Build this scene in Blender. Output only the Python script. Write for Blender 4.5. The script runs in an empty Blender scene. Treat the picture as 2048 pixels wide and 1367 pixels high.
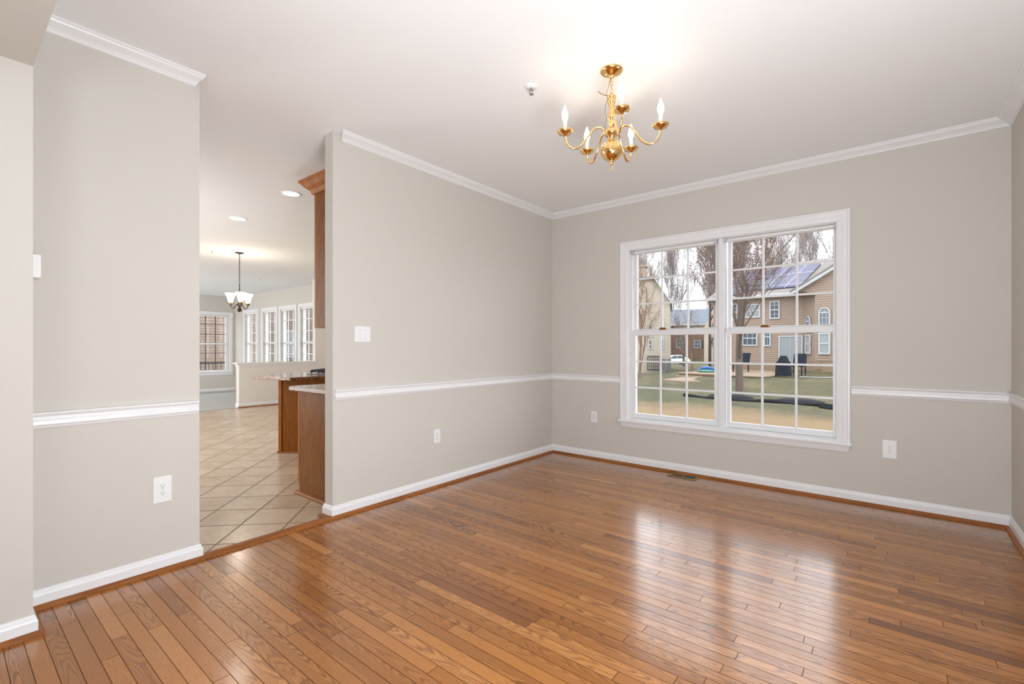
import bpy, bmesh, math, random
from mathutils import Vector, Matrix
random.seed(7)
S = bpy.context.scene
COL = S.collection
PI = math.pi
R = math.radians

# ------------------------------------------------------------------ camera
CAMP = (3.056, -4.499, 1.2)
cd = bpy.data.cameras.new('camera')
cd.sensor_width = 36.0
cd.lens = 941.0 / 2048 * 36
cd.shift_y = 10.5 / 2048
cd.clip_start = 0.02
cd.clip_end = 400
cam = bpy.data.objects.new('camera', cd)
COL.objects.link(cam)
cam.location = CAMP
cam.rotation_euler = (PI / 2, 0, R(39.08))
S.camera = cam

# ------------------------------------------------------------------ sky, exposure
S.view_settings.view_transform = 'Standard'
S.view_settings.look = 'None'
S.view_settings.gamma = 1
S.view_settings.use_curve_mapping = False
S.view_settings.exposure = 0.08
SKY = 4.6
w = bpy.data.worlds.new('overcast_sky')
S.world = w
w.use_nodes = True
nt = w.node_tree
bg = nt.nodes['Background']
tc = nt.nodes.new('ShaderNodeTexCoord')
sx = nt.nodes.new('ShaderNodeSeparateXYZ')
cr = nt.nodes.new('ShaderNodeValToRGB')
cr.color_ramp.elements[0].position = 0.0
cr.color_ramp.elements[0].color = (0.90, 0.95, 1.0, 1)
cr.color_ramp.elements[1].position = 0.6
cr.color_ramp.elements[1].color = (0.86, 0.93, 1.0, 1)
nt.links.new(tc.outputs['Generated'], sx.inputs[0])
nt.links.new(sx.outputs[2], cr.inputs[0])
nt.links.new(cr.outputs[0], bg.inputs[0])
bg.inputs[1].default_value = SKY

CEIL = 2.72


def area(name, loc, rot, sx_, sy_, power, col=(1, 1, 1)):
    l = bpy.data.lights.new(name, 'AREA')
    l.shape = 'RECTANGLE'
    l.size = sx_
    l.size_y = sy_
    l.energy = power
    l.color = col
    o = bpy.data.objects.new(name, l)
    COL.objects.link(o)
    o.location = loc
    o.rotation_euler = rot
    return o


# added fill from behind the camera, the rear wall has no window
area('behind_camera_fill', (2.95, -8.5, 1.5), (R(90), 0, 0), 1.3, 2.2, 12, (0.93, 0.965, 1.0))
area('hall_fill', (1.2, -6.8, 2.66), (0, 0, 0), 1.4, 1.4, 6, (1.0, 0.98, 0.95))  # unseen overhead fill, added without a ceiling fixture
# added fill beside and behind the camera, aimed up to even out the room
area('corner_fill', (3.36, -3.95, .75), (R(120), 0, R(54)), .9, .9, 78, (0.86, 0.93, 1.0))
area('rear_up_fill', (3.2, -6.0, 1.2), (R(180 - 20), 0, R(20)), 0.8, 1.2, 34, (0.86, 0.93, 1.0))
# unseen panels added to brighten kitchen and family room, no openings behind them
area('kitchen_fill', (-3.6, -4.3, 1.4), (R(90), 0, 0), 3.4, 2.0, 78, (0.94, 0.97, 1.0))
area('family_room_fill', (-10.0, -4.3, 1.5), (R(90), 0, 0), 4.0, 2.0, 130, (0.96, 0.98, 1.0))

# ------------------------------------------------------------------ material helpers


class NT:
    """small wrapper to write node maths as expressions"""

    def __init__(s, m):
        m.use_nodes = True
        s.t = m.node_tree
        s.bsdf = s.t.nodes.get('Principled BSDF')

    def n(s, kind, **kw):
        x = s.t.nodes.new(kind)
        for k, v in kw.items():
            setattr(x, k, v)
        return x

    def put(s, sock, v):
        if hasattr(v, 'is_linked') or isinstance(v, bpy.types.NodeSocket):
            s.t.links.new(v, sock)
        else:
            sock.default_value = v

    def m(s, op, a, b=None, c=None):
        x = s.n('ShaderNodeMath', operation=op)
        s.put(x.inputs[0], a)
        if b is not None:
            s.put(x.inputs[1], b)
        if c is not None:
            s.put(x.inputs[2], c)
        return x.outputs[0]

    def xyz(s, gen='Object'):
        t = s.n('ShaderNodeTexCoord')
        q = s.n('ShaderNodeSeparateXYZ')
        s.t.links.new(t.outputs[gen], q.inputs[0])
        return q.outputs[0], q.outputs[1], q.outputs[2]

    def vec(s, a, b, c):
        q = s.n('ShaderNodeCombineXYZ')
        for i, v in enumerate((a, b, c)):
            s.put(q.inputs[i], v)
        return q.outputs[0]

    def noise(s, v, scale=1, detail=2, rough=.5, dist=0):
        q = s.n('ShaderNodeTexNoise')
        s.put(q.inputs['Vector'], v)
        q.inputs['Scale'].default_value = scale
        q.inputs['Detail'].default_value = detail
        q.inputs['Roughness'].default_value = rough
        q.inputs['Distortion'].default_value = dist
        return q.outputs['Fac']

    def white(s, v):
        q = s.n('ShaderNodeTexWhiteNoise', noise_dimensions='3D')
        s.put(q.inputs['Vector'], v)
        return q.outputs['Value']

    def ramp(s, fac, stops):
        q = s.n('ShaderNodeValToRGB')
        s.put(q.inputs[0], fac)
        e = q.color_ramp.elements
        while len(e) < len(stops):
            e.new(.5)
        for i, (p, c) in enumerate(stops):
            e[i].position = p
            e[i].color = (*c, 1) if len(c) == 3 else c
        return q.outputs[0]

    def mix(s, f, a, b, mode='MIX'):
        q = s.n('ShaderNodeMix', data_type='RGBA', blend_type=mode)
        s.put(q.inputs[0], f)
        for i, v in ((6, a), (7, b)):
            s.put(q.inputs[i], (*v, 1) if isinstance(v, tuple) and len(v) == 3 else v)
        return q.outputs[2]

    def bump(s, h, strength=.2, dist=.01):
        q = s.n('ShaderNodeBump')
        q.inputs['Strength'].default_value = strength
        q.inputs['Distance'].default_value = dist
        s.put(q.inputs['Height'], h)
        s.t.links.new(q.outputs[0], s.bsdf.inputs['Normal'])


def srgb(r, g, b):
    f = lambda v: (v / 255 / 12.92) if v / 255 <= .04045 else ((v / 255 + .055) / 1.055) ** 2.4
    return (f(r), f(g), f(b))


def mat(name, col, rough=.5, metal=0, spec=.5, var=.04, scale=12, bump=0):
    """plain procedural paint/metal/plastic: a base colour with a faint noise"""
    m = bpy.data.materials.new(name)
    k = NT(m)
    x, y, z = k.xyz()
    n = k.noise(k.vec(x, y, z), scale, 3)
    a = tuple(max(0, c * (1 - var)) for c in col)
    b = tuple(min(1, c * (1 + var)) for c in col)
    k.t.links.new(k.mix(n, a, b), k.bsdf.inputs['Base Color'])
    k.bsdf.inputs['Roughness'].default_value = rough
    k.bsdf.inputs['Metallic'].default_value = metal
    k.bsdf.inputs['Specular IOR Level'].default_value = spec
    if bump:
        k.bump(k.noise(k.vec(x, y, z), scale * 12, 4), bump, .002)
    return m


def emit(name, col, strength):
    m = bpy.data.materials.new(name)
    k = NT(m)
    k.bsdf.inputs['Base Color'].default_value = (*col, 1)
    k.bsdf.inputs['Emission Color'].default_value = (*col, 1)
    k.bsdf.inputs['Emission Strength'].default_value = strength
    return m


M = {}
M['wall'] = mat('greige_wall_paint', srgb(212, 207, 199), .75, spec=.25, var=.012, scale=2, bump=.03)
M['wall_warm'] = mat('cream_wall_paint', srgb(236, 231, 226), .75, spec=.25, var=.012, scale=2)
M['ceil'] = mat('white_ceiling_paint', srgb(244, 244, 244), .85, spec=.2, var=.01, scale=2, bump=.03)
M['trim'] = mat('white_gloss_trim', srgb(240, 240, 241), .35, var=.008)
M['vinyl'] = mat('white_window_vinyl', srgb(236, 237, 239), .35, var=.008)
M['plate'] = mat('white_plastic_plate', srgb(240, 240, 240), .3, var=.005)
M['slot'] = mat('dark_slot', srgb(45, 42, 40), .5)
M['brass'] = mat('polished_brass', (0.93, 0.62, 0.26), .13, 1, var=.03, scale=5)
M['brass_old'] = mat('aged_brass_register', srgb(150, 125, 80), .35, .8)
M['bronze'] = mat('dark_bronze', srgb(70, 52, 44), .4, .7)
M['candle'] = mat('white_candle_sleeve', srgb(235, 232, 228), .5)
M['steel'] = mat('steel', srgb(170, 172, 175), .3, .9)
M['iron'] = mat('black_cast_iron', srgb(22, 22, 24), .45)
M['carpet'] = mat('grey_carpet', srgb(186, 184, 180), .95, spec=.1, var=.12, scale=60, bump=.4)
M['lockbrown'] = mat('brown_sash_lock', srgb(150, 95, 40), .35, .5)
M['clear'] = mat('clear_plastic_bracket', srgb(205, 205, 207), .2)
M['bulb'] = emit('lit_candle_bulb', (1.0, .93, .82), 9)
M['lampface'] = emit('lit_recessed_lamp', (1.0, .97, .92), 7)
M['glass_shade'] = emit('lit_frosted_shade', (1.0, .93, .82), 2.2)


def wood_floor():
    m = bpy.data.materials.new('oak_strip_floor')
    k = NT(m)
    x, y, z = k.xyz()
    W = .057
    r = k.m('DIVIDE', k.m('ADD', y, 3.867), W)
    row = k.m('FLOOR', r)
    fy = k.m('SUBTRACT', r, row)
    h1 = k.white(k.vec(row, 3.1, 1))
    h2 = k.white(k.vec(row, 7.7, 2))
    L = k.m('MULTIPLY_ADD', h1, .75, .55)
    c = k.m('DIVIDE', k.m('MULTIPLY_ADD', h2, 3.0, k.m('ADD', x, 20)), L)
    colu = k.m('FLOOR', c)
    fx = k.m('SUBTRACT', c, colu)
    i1 = k.white(k.vec(row, colu, 5))
    i2 = k.white(k.vec(row, colu, 9))
    i3 = k.white(k.vec(row, colu, 13))
    yl = k.m('SUBTRACT', fy, k.m('MULTIPLY_ADD', i3, .9, .05))
    # growth-ring field: parabolas give cathedral grain, the linear part gives straight grain
    par = k.m('MULTIPLY', k.m('MULTIPLY', yl, yl), k.m('MULTIPLY_ADD', i2, 9.0, 3))
    sgn = k.m('SUBTRACT', k.m('MULTIPLY', k.m('GREATER_THAN', i1, .5), 2), 1)
    lin = k.m('MULTIPLY', k.m('MULTIPLY', x, sgn), k.m('MULTIPLY_ADD', i3, 9, 4))
    off = k.m('MULTIPLY', i1, 40)
    wob = k.noise(k.vec(k.m('MULTIPLY_ADD', x, 2.2, off), k.m('MULTIPLY', y, 16), off), 1, 2, .5)
    wob2 = k.noise(k.vec(k.m('MULTIPLY_ADD', x, 12, off), k.m('MULTIPLY', y, 60), off), 1, 2, .5)
    f = k.m('ADD', k.m('ADD', par, lin), k.m('MULTIPLY_ADD', wob, 7.0, k.m('MULTIPLY', wob2, .9)))
    s1 = k.m('SINE', k.m('MULTIPLY', f, 6.283))
    ring = k.m('POWER', k.m('MULTIPLY_ADD', s1, .5, .5), 2.4)
    amp = k.m('MULTIPLY', k.m('GREATER_THAN', i2, .30), k.m('MULTIPLY_ADD', i2, .55, .25))
    pores = k.noise(k.vec(k.m('MULTIPLY_ADD', x, 14, off), k.m('MULTIPLY', y, 420), 0), 1, 3, .65)
    broad = k.noise(k.vec(k.m('MULTIPLY_ADD', x, .9, off), k.m('MULTIPLY', y, 5), 3), 1, 2, .5)
    tone = k.ramp(i1, [(0, srgb(122, 70, 28)), (.04, srgb(150, 92, 38)), (.3, srgb(166, 105, 46)), (.8, srgb(178, 116, 55)),
                       (1, srgb(192, 130, 70))])
    tone = k.mix(k.m('MULTIPLY', ring, amp), tone, srgb(88, 46, 20))
    tone = k.mix(k.m('MULTIPLY', k.m('LESS_THAN', pores, .43), .30), tone, srgb(108, 62, 30))
    tone = k.mix(k.m('MULTIPLY', k.m('SUBTRACT', broad, .35), .5), tone, srgb(196, 134, 84))
    ey = k.m('MINIMUM', fy, k.m('SUBTRACT', 1, fy))
    ex = k.m('MULTIPLY', k.m('MINIMUM', fx, k.m('SUBTRACT', 1, fx)), k.m('DIVIDE', L, W))
    edge = k.m('MINIMUM', ey, k.m('MULTIPLY', ex, 1.0))
    seam = k.m('LESS_THAN', edge, .023)
    tone = k.mix(k.m('MULTIPLY', seam, .8), tone, srgb(52, 25, 10))
    k.t.links.new(tone, k.bsdf.inputs['Base Color'])
    k.put(k.bsdf.inputs['Roughness'], k.m('MULTIPLY_ADD', ring, .05, k.m('MULTIPLY_ADD', i3, .03, .20)))
    k.bsdf.inputs['IOR'].default_value = 1.3
    k.bsdf.inputs['Specular IOR Level'].default_value = .1
    k.put(k.bsdf.inputs['Coat Weight'], k.m('MULTIPLY', k.m('SUBTRACT', 1, seam), 1.0))
    k.bsdf.inputs['Coat IOR'].default_value = 1.56
    k.bsdf.inputs['Coat Roughness'].default_value = .17
    hgt = k.m('MINIMUM', k.m('MULTIPLY', edge, 14), 1)
    k.bump(hgt, .22, .001)
    return m


def oak(name, axis='Z', base=(181, 112, 50), dark=(140, 78, 30), sc=1.0):
    m = bpy.data.materials.new(name)
    k = NT(m)
    x, y, z = k.xyz()
    a, b, c = (x, y, z) if axis == 'Z' else ((y, z, x) if axis == 'X' else (x, z, y))
    wob = k.noise(k.vec(k.m('MULTIPLY', a, 5), k.m('MULTIPLY', b, 5), k.m('MULTIPLY', c, .9)), 1, 3)
    s = k.m('SINE', k.m('MULTIPLY', k.m('ADD', k.m('ADD', k.m('MULTIPLY', a, 9), k.m('MULTIPLY', b, 7)), k.m('MULTIPLY', wob, 6)), 6.283 * sc))
    f = k.m('MULTIPLY_ADD', s, .5, .5)
    p = k.noise(k.vec(k.m('MULTIPLY', a, 260), k.m('MULTIPLY', b, 260), k.m('MULTIPLY', c, 7)), 1, 3, .6)
    t = k.mix(k.m('MULTIPLY', k.m('POWER', f, 2), .55), srgb(*base), srgb(*dark))
    t = k.mix(k.m('MULTIPLY', k.m('LESS_THAN', p, .44), .4), t, srgb(*dark))
    k.t.links.new(t, k.bsdf.inputs['Base Color'])
    k.bsdf.inputs['Roughness'].default_value = .42
    k.bsdf.inputs['Specular IOR Level'].default_value = .18
    return m


def tile_mat():
    m = bpy.data.materials.new('beige_floor_tile')
    k = NT(m)
    x, y, z = k.xyz()
    q = .70711
    u = k.m('DIVIDE', k.m('ADD', k.m('MULTIPLY', k.m('ADD', x, y), q), 2.826), .3085)
    v = k.m('DIVIDE', k.m('SUBTRACT', k.m('MULTIPLY', k.m('SUBTRACT', x, y), q), 1.989), .3155)
    fu, fv = k.m('FLOOR', u), k.m('FLOOR', v)
    a, b = k.m('SUBTRACT', u, fu), k.m('SUBTRACT', v, fv)
    e = k.m('MINIMUM', k.m('MINIMUM', a, k.m('SUBTRACT', 1, a)), k.m('MINIMUM', b, k.m('SUBTRACT', 1, b)))
    i = k.white(k.vec(fu, fv, 1))
    n = k.noise(k.vec(k.m('MULTIPLY_ADD', i, 9, x), y, z), 5, 4, .6)
    n2 = k.noise(k.vec(x, k.m('MULTIPLY_ADD', i, 9, y), z), 26, 4, .7)
    f = k.m('MULTIPLY_ADD', n2, .45, k.m('MULTIPLY_ADD', n, .45, k.m('MULTIPLY', i, .15)))
    t = k.ramp(f, [(.3, srgb(188, 162, 130)), (.55, srgb(206, 184, 158)), (.8, srgb(220, 203, 182))])
    g = k.m('LESS_THAN', e, .014)
    t = k.mix(g, t, srgb(104, 82, 64))
    k.t.links.new(t, k.bsdf.inputs['Base Color'])
    k.put(k.bsdf.inputs['Roughness'], k.m('MULTIPLY_ADD', g, .5, .22))
    k.bump(k.m('MINIMUM', k.m('MULTIPLY', e, 40), 1), .35, .002)
    return m


def granite():
    m = bpy.data.materials.new('speckled_brown_granite')
    k = NT(m)
    x, y, z = k.xyz()
    v = k.vec(x, y, z)
    vo = k.n('ShaderNodeTexVoronoi')
    k.put(vo.inputs['Vector'], v)
    vo.inputs['Scale'].default_value = 150
    n = k.noise(v, 60, 5, .7)
    sep = k.n('ShaderNodeSeparateColor')
    k.t.links.new(vo.outputs['Color'], sep.inputs[0])
    f = k.m('MULTIPLY_ADD', sep.outputs[0], .55, k.m('MULTIPLY', n, .6))
    t = k.ramp(f, [(.15, srgb(38, 27, 22)), (.4, srgb(92, 62, 42)), (.62, srgb(146, 106, 76)), (.92, srgb(206, 172, 138))])
    k.t.links.new(t, k.bsdf.inputs['Base Color'])
    k.bsdf.inputs['Roughness'].default_value = .16
    return m


def glass():
    m = bpy.data.materials.new('window_glass')
    m.use_nodes = True
    t = m.node_tree
    t.nodes.clear()
    o = t.nodes.new('ShaderNodeOutputMaterial')
    mx = t.nodes.new('ShaderNodeMixShader')
    tr = t.nodes.new('ShaderNodeBsdfTransparent')
    gl = t.nodes.new('ShaderNodeBsdfGlossy')
    gl.inputs['Roughness'].default_value = 0.0
    fr = t.nodes.new('ShaderNodeFresnel')
    ge = t.nodes.new('ShaderNodeNewGeometry')
    io = t.nodes.new('ShaderNodeMapRange')
    io.inputs['To Min'].default_value = 1.42
    io.inputs['To Max'].default_value = 1 / 1.42
    t.links.new(ge.outputs['Backfacing'], io.inputs[0])
    t.links.new(io.outputs[0], fr.inputs['IOR'])
    t.links.new(fr.outputs[0], mx.inputs[0])
    t.links.new(tr.outputs[0], mx.inputs[1])
    t.links.new(gl.outputs[0], mx.inputs[2])
    t.links.new(mx.outputs[0], o.inputs[0])
    return m


def grass_mat():
    m = bpy.data.materials.new('winter_lawn')
    k = NT(m)
    x, y, z = k.xyz()
    v = k.vec(x, y, 0)
    n1 = k.noise(v, .45, 4, .6)
    n2 = k.noise(v, 22, 6, .75)
    near = k.m('MULTIPLY', k.m('SUBTRACT', k.m('MULTIPLY_ADD', n1, 2.0, 8.2), y), .6)
    near = k.m('MINIMUM', k.m('MAXIMUM', near, 0), 1)
    n3 = k.noise(v, 3.5, 5, .7)
    f = k.m('ADD', k.m('ADD', k.m('MULTIPLY', n1, .4), k.m('MULTIPLY', n2, .4)), k.m('MULTIPLY', n3, .4))
    g = k.ramp(f, [(.42, srgb(30, 32, 10)), (.58, srgb(56, 53, 22)), (.74, srgb(98, 84, 50))])
    b = k.ramp(n2, [(.3, srgb(92, 70, 46)), (.7, srgb(134, 108, 76))])
    t = k.mix(k.m('MULTIPLY', near, .85), g, b)
    k.t.links.new(t, k.bsdf.inputs['Base Color'])
    k.bsdf.inputs['Roughness'].default_value = .95
    k.bump(n2, .6, .03)
    return m


def brick_mat(name, c1, c2, mortar, ax='X', sc=1.0):
    m = bpy.data.materials.new(name)
    k = NT(m)
    x, y, z = k.xyz()
    b = k.n('ShaderNodeTexBrick')
    k.put(b.inputs['Vector'], k.vec(x if ax == 'X' else y, z, 0))
    b.inputs['Color1'].default_value = (*srgb(*c1), 1)
    b.inputs['Color2'].default_value = (*srgb(*c2), 1)
    b.inputs['Mortar'].default_value = (*srgb(*mortar), 1)
    b.inputs['Scale'].default_value = sc
    b.inputs['Brick Width'].default_value = .22
    b.inputs['Row Height'].default_value = .075
    b.inputs['Mortar Size'].default_value = .008
    k.t.links.new(b.outputs[0], k.bsdf.inputs['Base Color'])
    k.bsdf.inputs['Roughness'].default_value = .9
    return m


def shingle_mat(name, c1, c2):
    m = bpy.data.materials.new(name)
    k = NT(m)
    x, y, z = k.xyz()
    n = k.white(k.vec(k.m('FLOOR', k.m('MULTIPLY', x, 3.3)), k.m('FLOOR', k.m('MULTIPLY', z, 9)), 1))
    n2 = k.noise(k.vec(x, y, z), 30, 3)
    k.t.links.new(k.mix(k.m('MULTIPLY_ADD', n2, .4, k.m('MULTIPLY', n, .6)), srgb(*c1), srgb(*c2)), k.bsdf.inputs['Base Color'])
    k.bsdf.inputs['Roughness'].default_value = .9
    return m


def solar_mat():
    m = bpy.data.materials.new('solar_cells')
    k = NT(m)
    x, y, z = k.xyz()
    a = k.m('FRACT', k.m('MULTIPLY', x, 1.02))
    b = k.m('FRACT', k.m('MULTIPLY', z, 1.3))
    g = k.m('LESS_THAN', k.m('MINIMUM', a, b), .035)
    k.t.links.new(k.mix(g, srgb(73, 71, 88), srgb(143, 143, 155)), k.bsdf.inputs['Base Color'])
    k.bsdf.inputs['Roughness'].default_value = .5
    k.bsdf.inputs['Specular IOR Level'].default_value = .12
    return m


M['floor'] = wood_floor()
M['shoe'] = oak('oak_shoe_moulding', 'X', (160, 100, 54), (120, 70, 34))
M['shoeY'] = oak('oak_shoe_moulding_y', 'Y', (160, 100, 54), (120, 70, 34))
M['oak'] = oak('honey_oak', 'Z', (144, 87, 30), (106, 59, 14), 2.0)
M['oakframe'] = oak('honey_oak_edge', 'Z', (176, 106, 46), (140, 78, 30), .6)
M['tile'] = tile_mat()
M['granite'] = granite()
M['glass'] = glass()
M['grass'] = grass_mat()
M['siding'] = mat('tan_lap_siding', srgb(132, 113, 98), .7, var=.03)
M['siding_lt'] = mat('cream_lap_siding', srgb(160, 149, 134), .7, var=.03)
M['extrim'] = mat('white_exterior_trim', srgb(162, 162, 162), .6)
M['brickred'] = brick_mat('brown_brick', (92, 65, 54), (110, 80, 66), (117, 104, 92))
M['bricktan'] = brick_mat('tan_brick', (115, 91, 76), (129, 105, 88), (136, 125, 113))
M['roofgrey'] = shingle_mat('blue_grey_shingles', (85, 89, 98), (106, 110, 117))
M['roofbrown'] = shingle_mat('brown_grey_shingles', (98, 89, 85), (120, 110, 105))
M['solar'] = solar_mat()
M['extglass'] = mat('dark_house_glass', srgb(75, 82, 91), .08, var=.1, scale=1)
M['blindglass'] = mat('glass_over_pale_shades', srgb(131, 136, 138), .12, var=.06, scale=3)
M['bark'] = mat('grey_brown_bark', srgb(85, 72, 63), .95, var=.25, scale=9)
M['bark_far'] = mat('hazed_grey_bark', srgb(115, 103, 98), .95, var=.15, scale=3)  # distance haze put into the bark colour
M['bark_tan'] = mat('tan_bark', srgb(112, 89, 72), .95, var=.2, scale=9)
M['bud'] = mat('pink_red_buds', srgb(131, 92, 98), .9, var=.2, scale=3)
M['bud_tan'] = mat('tan_dry_leaves', srgb(143, 113, 92), .9, var=.2, scale=3)
M['concrete'] = mat('tan_concrete', srgb(124, 105, 85), .9, var=.06, scale=3)
M['stone'] = brick_mat('tan_paver_blocks', (131, 108, 87), (115, 92, 75), (84, 70, 58), sc=.7)
M['blackplastic'] = mat('black_landscape_plastic', srgb(30, 31, 35), .9, spec=.15)
M['cover'] = mat('dark_blue_grill_cover', srgb(24, 30, 40), .85, spec=.2)
M['blue'] = mat('blue_plastic', srgb(35, 80, 140), .35)
M['teal'] = mat('teal_plastic', srgb(51, 115, 108), .35)
M['carwhite'] = mat('white_car_paint', srgb(197, 201, 206), .2)
M['tyre'] = mat('tyre_rubber', srgb(30, 30, 32), .8)
M['acgrey'] = mat('grey_metal_casing', srgb(105, 105, 103), .5)
M['railing'] = mat('black_railing', srgb(34, 34, 38), .5)
M['wood'] = mat('weathered_wood', srgb(122, 98, 77), .9, var=.15)
M['blind'] = mat('white_blind_slats', srgb(236, 236, 232), .5)
M['muntin_dk'] = mat('dark_grille_bar', srgb(70, 76, 84), .5)


# ------------------------------------------------------------------ mesh helpers
class MB:
    def __init__(s):
        s.b = bmesh.new()

    def quad(s, *p):
        s.b.faces.new([s.b.verts.new(q) for q in p])

    def box(s, x0, y0, z0, x1, y1, z1):
        x0, x1 = sorted((x0, x1)); y0, y1 = sorted((y0, y1)); z0, z1 = sorted((z0, z1))
        v = [s.b.verts.new((x, y, z)) for z in (z0, z1) for y in (y0, y1) for x in (x0, x1)]
        for f in ((0, 2, 3, 1), (4, 5, 7, 6), (0, 1, 5, 4), (2, 6, 7, 3), (0, 4, 6, 2), (1, 3, 7, 5)):
            s.b.faces.new([v[i] for i in f])
        return s

    def prism(s, pts, z0, z1):
        """vertical prism over a plan polygon"""
        a = [s.b.verts.new((x, y, z0)) for x, y in pts]
        b = [s.b.verts.new((x, y, z1)) for x, y in pts]
        n = len(pts)
        s.b.faces.new(a[::-1]); s.b.faces.new(b)
        for i in range(n):
            s.b.faces.new((a[i], a[(i + 1) % n], b[(i + 1) % n], b[i]))
        return s

    def loft(s, r0, r1):
        """two closed rings of points -> solid"""
        a = [s.b.verts.new(p) for p in r0]
        b = [s.b.verts.new(p) for p in r1]
        n = len(a)
        s.b.faces.new(a[::-1]); s.b.faces.new(b)
        for i in range(n):
            s.b.faces.new((a[i], a[(i + 1) % n], b[(i + 1) % n], b[i]))
        return s

    def lathe(s, prof, c=(0, 0, 0), seg=24, ax=None):
        """profile [(r, z)] turned about the vertical at c"""
        rings = []
        rot = ax or Matrix.Identity(3)
        for r, z in prof:
            if r < 1e-5:
                rings.append([s.b.verts.new(rot @ Vector((0, 0, z)) + Vector(c))])
            else:
                rings.append([s.b.verts.new(rot @ Vector((r * math.cos(2 * PI * i / seg), r * math.sin(2 * PI * i / seg), z)) + Vector(c)) for i in range(seg)])
        for a, b in zip(rings, rings[1:]):
            for i in range(seg):
                j = (i + 1) % seg
                if len(a) == 1 and len(b) == 1:
                    continue
                if len(a) == 1:
                    s.b.faces.new((a[0], b[i], b[j]))
                elif len(b) == 1:
                    s.b.faces.new((a[i], a[j], b[0]))
                else:
                    s.b.faces.new((a[i], a[j], b[j], b[i]))
        return s

    def tube(s, pts, rad, seg=8, closed=False):
        pts = [Vector(p) for p in pts]
        n = len(pts)
        rads = rad if isinstance(rad, (list, tuple)) else [rad] * n
        rings = []
        up = Vector((0, 0, 1))
        prev = None
        for i, p in enumerate(pts):
            if closed:
                t = pts[(i + 1) % n] - pts[i - 1]
            else:
                t = pts[min(i + 1, n - 1)] - pts[max(i - 1, 0)]
            t.normalize()
            if prev is None:
                a = t.cross(up)
                if a.length < .05:
                    a = t.cross(Vector((1, 0, 0)))
            else:
                a = prev - t * prev.dot(t)
            a.normalize()
            prev = a
            b = t.cross(a)
            rings.append([s.b.verts.new(p + (a * math.cos(2 * PI * k / seg) + b * math.sin(2 * PI * k / seg)) * rads[i]) for k in range(seg)])
        m = n if closed else n - 1
        for i in range(m):
            A, B = rings[i], rings[(i + 1) % n]
            for k in range(seg):
                s.b.faces.new((A[k], A[(k + 1) % seg], B[(k + 1) % seg], B[k]))
        if not closed:
            s.b.faces.new(rings[0][::-1]); s.b.faces.new(rings[-1])
        return s

    def build(s, name, m, parent=None, smooth=False, bevel=0, loc=None):
        bmesh.ops.recalc_face_normals(s.b, faces=s.b.faces)
        me = bpy.data.meshes.new(name)
        s.b.to_mesh(me); s.b.free()
        me.materials.append(M[m] if isinstance(m, str) else m)
        if smooth:
            for p in me.polygons:
                p.use_smooth = True
        o = bpy.data.objects.new(name, me)
        COL.objects.link(o)
        if parent:
            o.parent = parent
        if loc:
            o.location = loc
        if bevel:
            b = o.modifiers.new('bevel', 'BEVEL')
            b.width = bevel; b.segments = 2; b.limit_method = 'ANGLE'
        return o


def tag(o, label=None, cat=None, group=None, kind=None):
    if label: o['label'] = label
    if cat: o['category'] = cat
    if group: o['group'] = group
    if kind: o['kind'] = kind
    return o


def empty(name, loc=(0, 0, 0), rz=0, **kw):
    o = bpy.data.objects.new(name, None)
    COL.objects.link(o)
    o.location = loc
    o.rotation_euler = (0, 0, rz)
    o.empty_display_size = .1
    return tag(o, **kw)


def copy_tree(o, parent=None):
    c = o.copy()
    COL.objects.link(c)
    c.parent = parent
    for ch in list(o.children):
        copy_tree(ch, c)
    return c


def struct(mb, name, m, parent=None, **kw):
    o = mb.build(name, m, parent, **kw)
    o['kind'] = 'structure'
    return o


def run(prof, ax, wc, n, a, b, ka=0, kb=0):
    """moulding: profile [(out, z)] on wall coordinate wc (normal sign n), from a to b, ends shifted k*out"""
    def ring(e, k):
        if ax == 'Y':
            return [(wc + n * o, e + k * o, z) for o, z in prof]
        return [(e + k * o, wc + n * o, z) for o, z in prof]
    return MB().loft(ring(a, ka), ring(b, kb))


# ------------------------------------------------------------------ the shell
W = 3.659      # room width
WT = .103      # partition thickness
YE = -2.73     # end of the far part of the left wall
YS = -3.545    # end of the near part of the left wall
YH = -4.235    # face of header and pier
WINX0, WINX1, WINZ0, WINZ1 = .945, 2.735, .455, 2.205
YR = -8.8      # rear wall of the room behind the camera

struct(MB().box(-.0, YR, -.1, W + .12, 0, 0), 'floor', 'floor')
struct(MB().box(-7.0, -4.5, -.1, -.0, 1.3, 0), 'floor.001', 'tile')
struct(MB().box(-12.5, -4.5, -.26, -7.0, 1.3, -.125), 'floor.002', 'carpet')
struct(MB().box(-12.62, YR - .12, CEIL, W + .12, 1.45, CEIL + .12), 'ceiling', 'ceil')

wb = MB()
wb.box(-WT, 0, -.1, WINX0, .15, CEIL)
wb.box(WINX1, 0, -.1, W + .12, .15, CEIL)
wb.box(WINX0, 0, -.1, WINX1, .15, WINZ0)
wb.box(WINX0, 0, WINZ1, WINX1, .15, CEIL)
struct(wb, 'wall_back', 'wall')
struct(MB().box(W, 0, 0, W + .12, YR, CEIL), 'wall_right', 'wall')
struct(MB().box(-WT, YE, 0, 0, 0, CEIL), 'wall_left', 'wall')
struct(MB().box(-WT, YH - .18, 0, 0, YS, CEIL), 'wall_left.001', 'wall')
struct(MB().box(0, YH - .18, 0, .27, YH, 2.372), 'wall_left.002', 'wall')
struct(MB().box(0, YH - .18, 2.37, W, YH, CEIL), 'wall_header', 'wall')
struct(MB().box(-WT, YR, 0, 0, YH - .18, CEIL), 'wall_left.003', 'wall')
struct(MB().box(-WT, YR - .12, 0, W + .12, YR, CEIL), 'wall_rear', 'wall')
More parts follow.
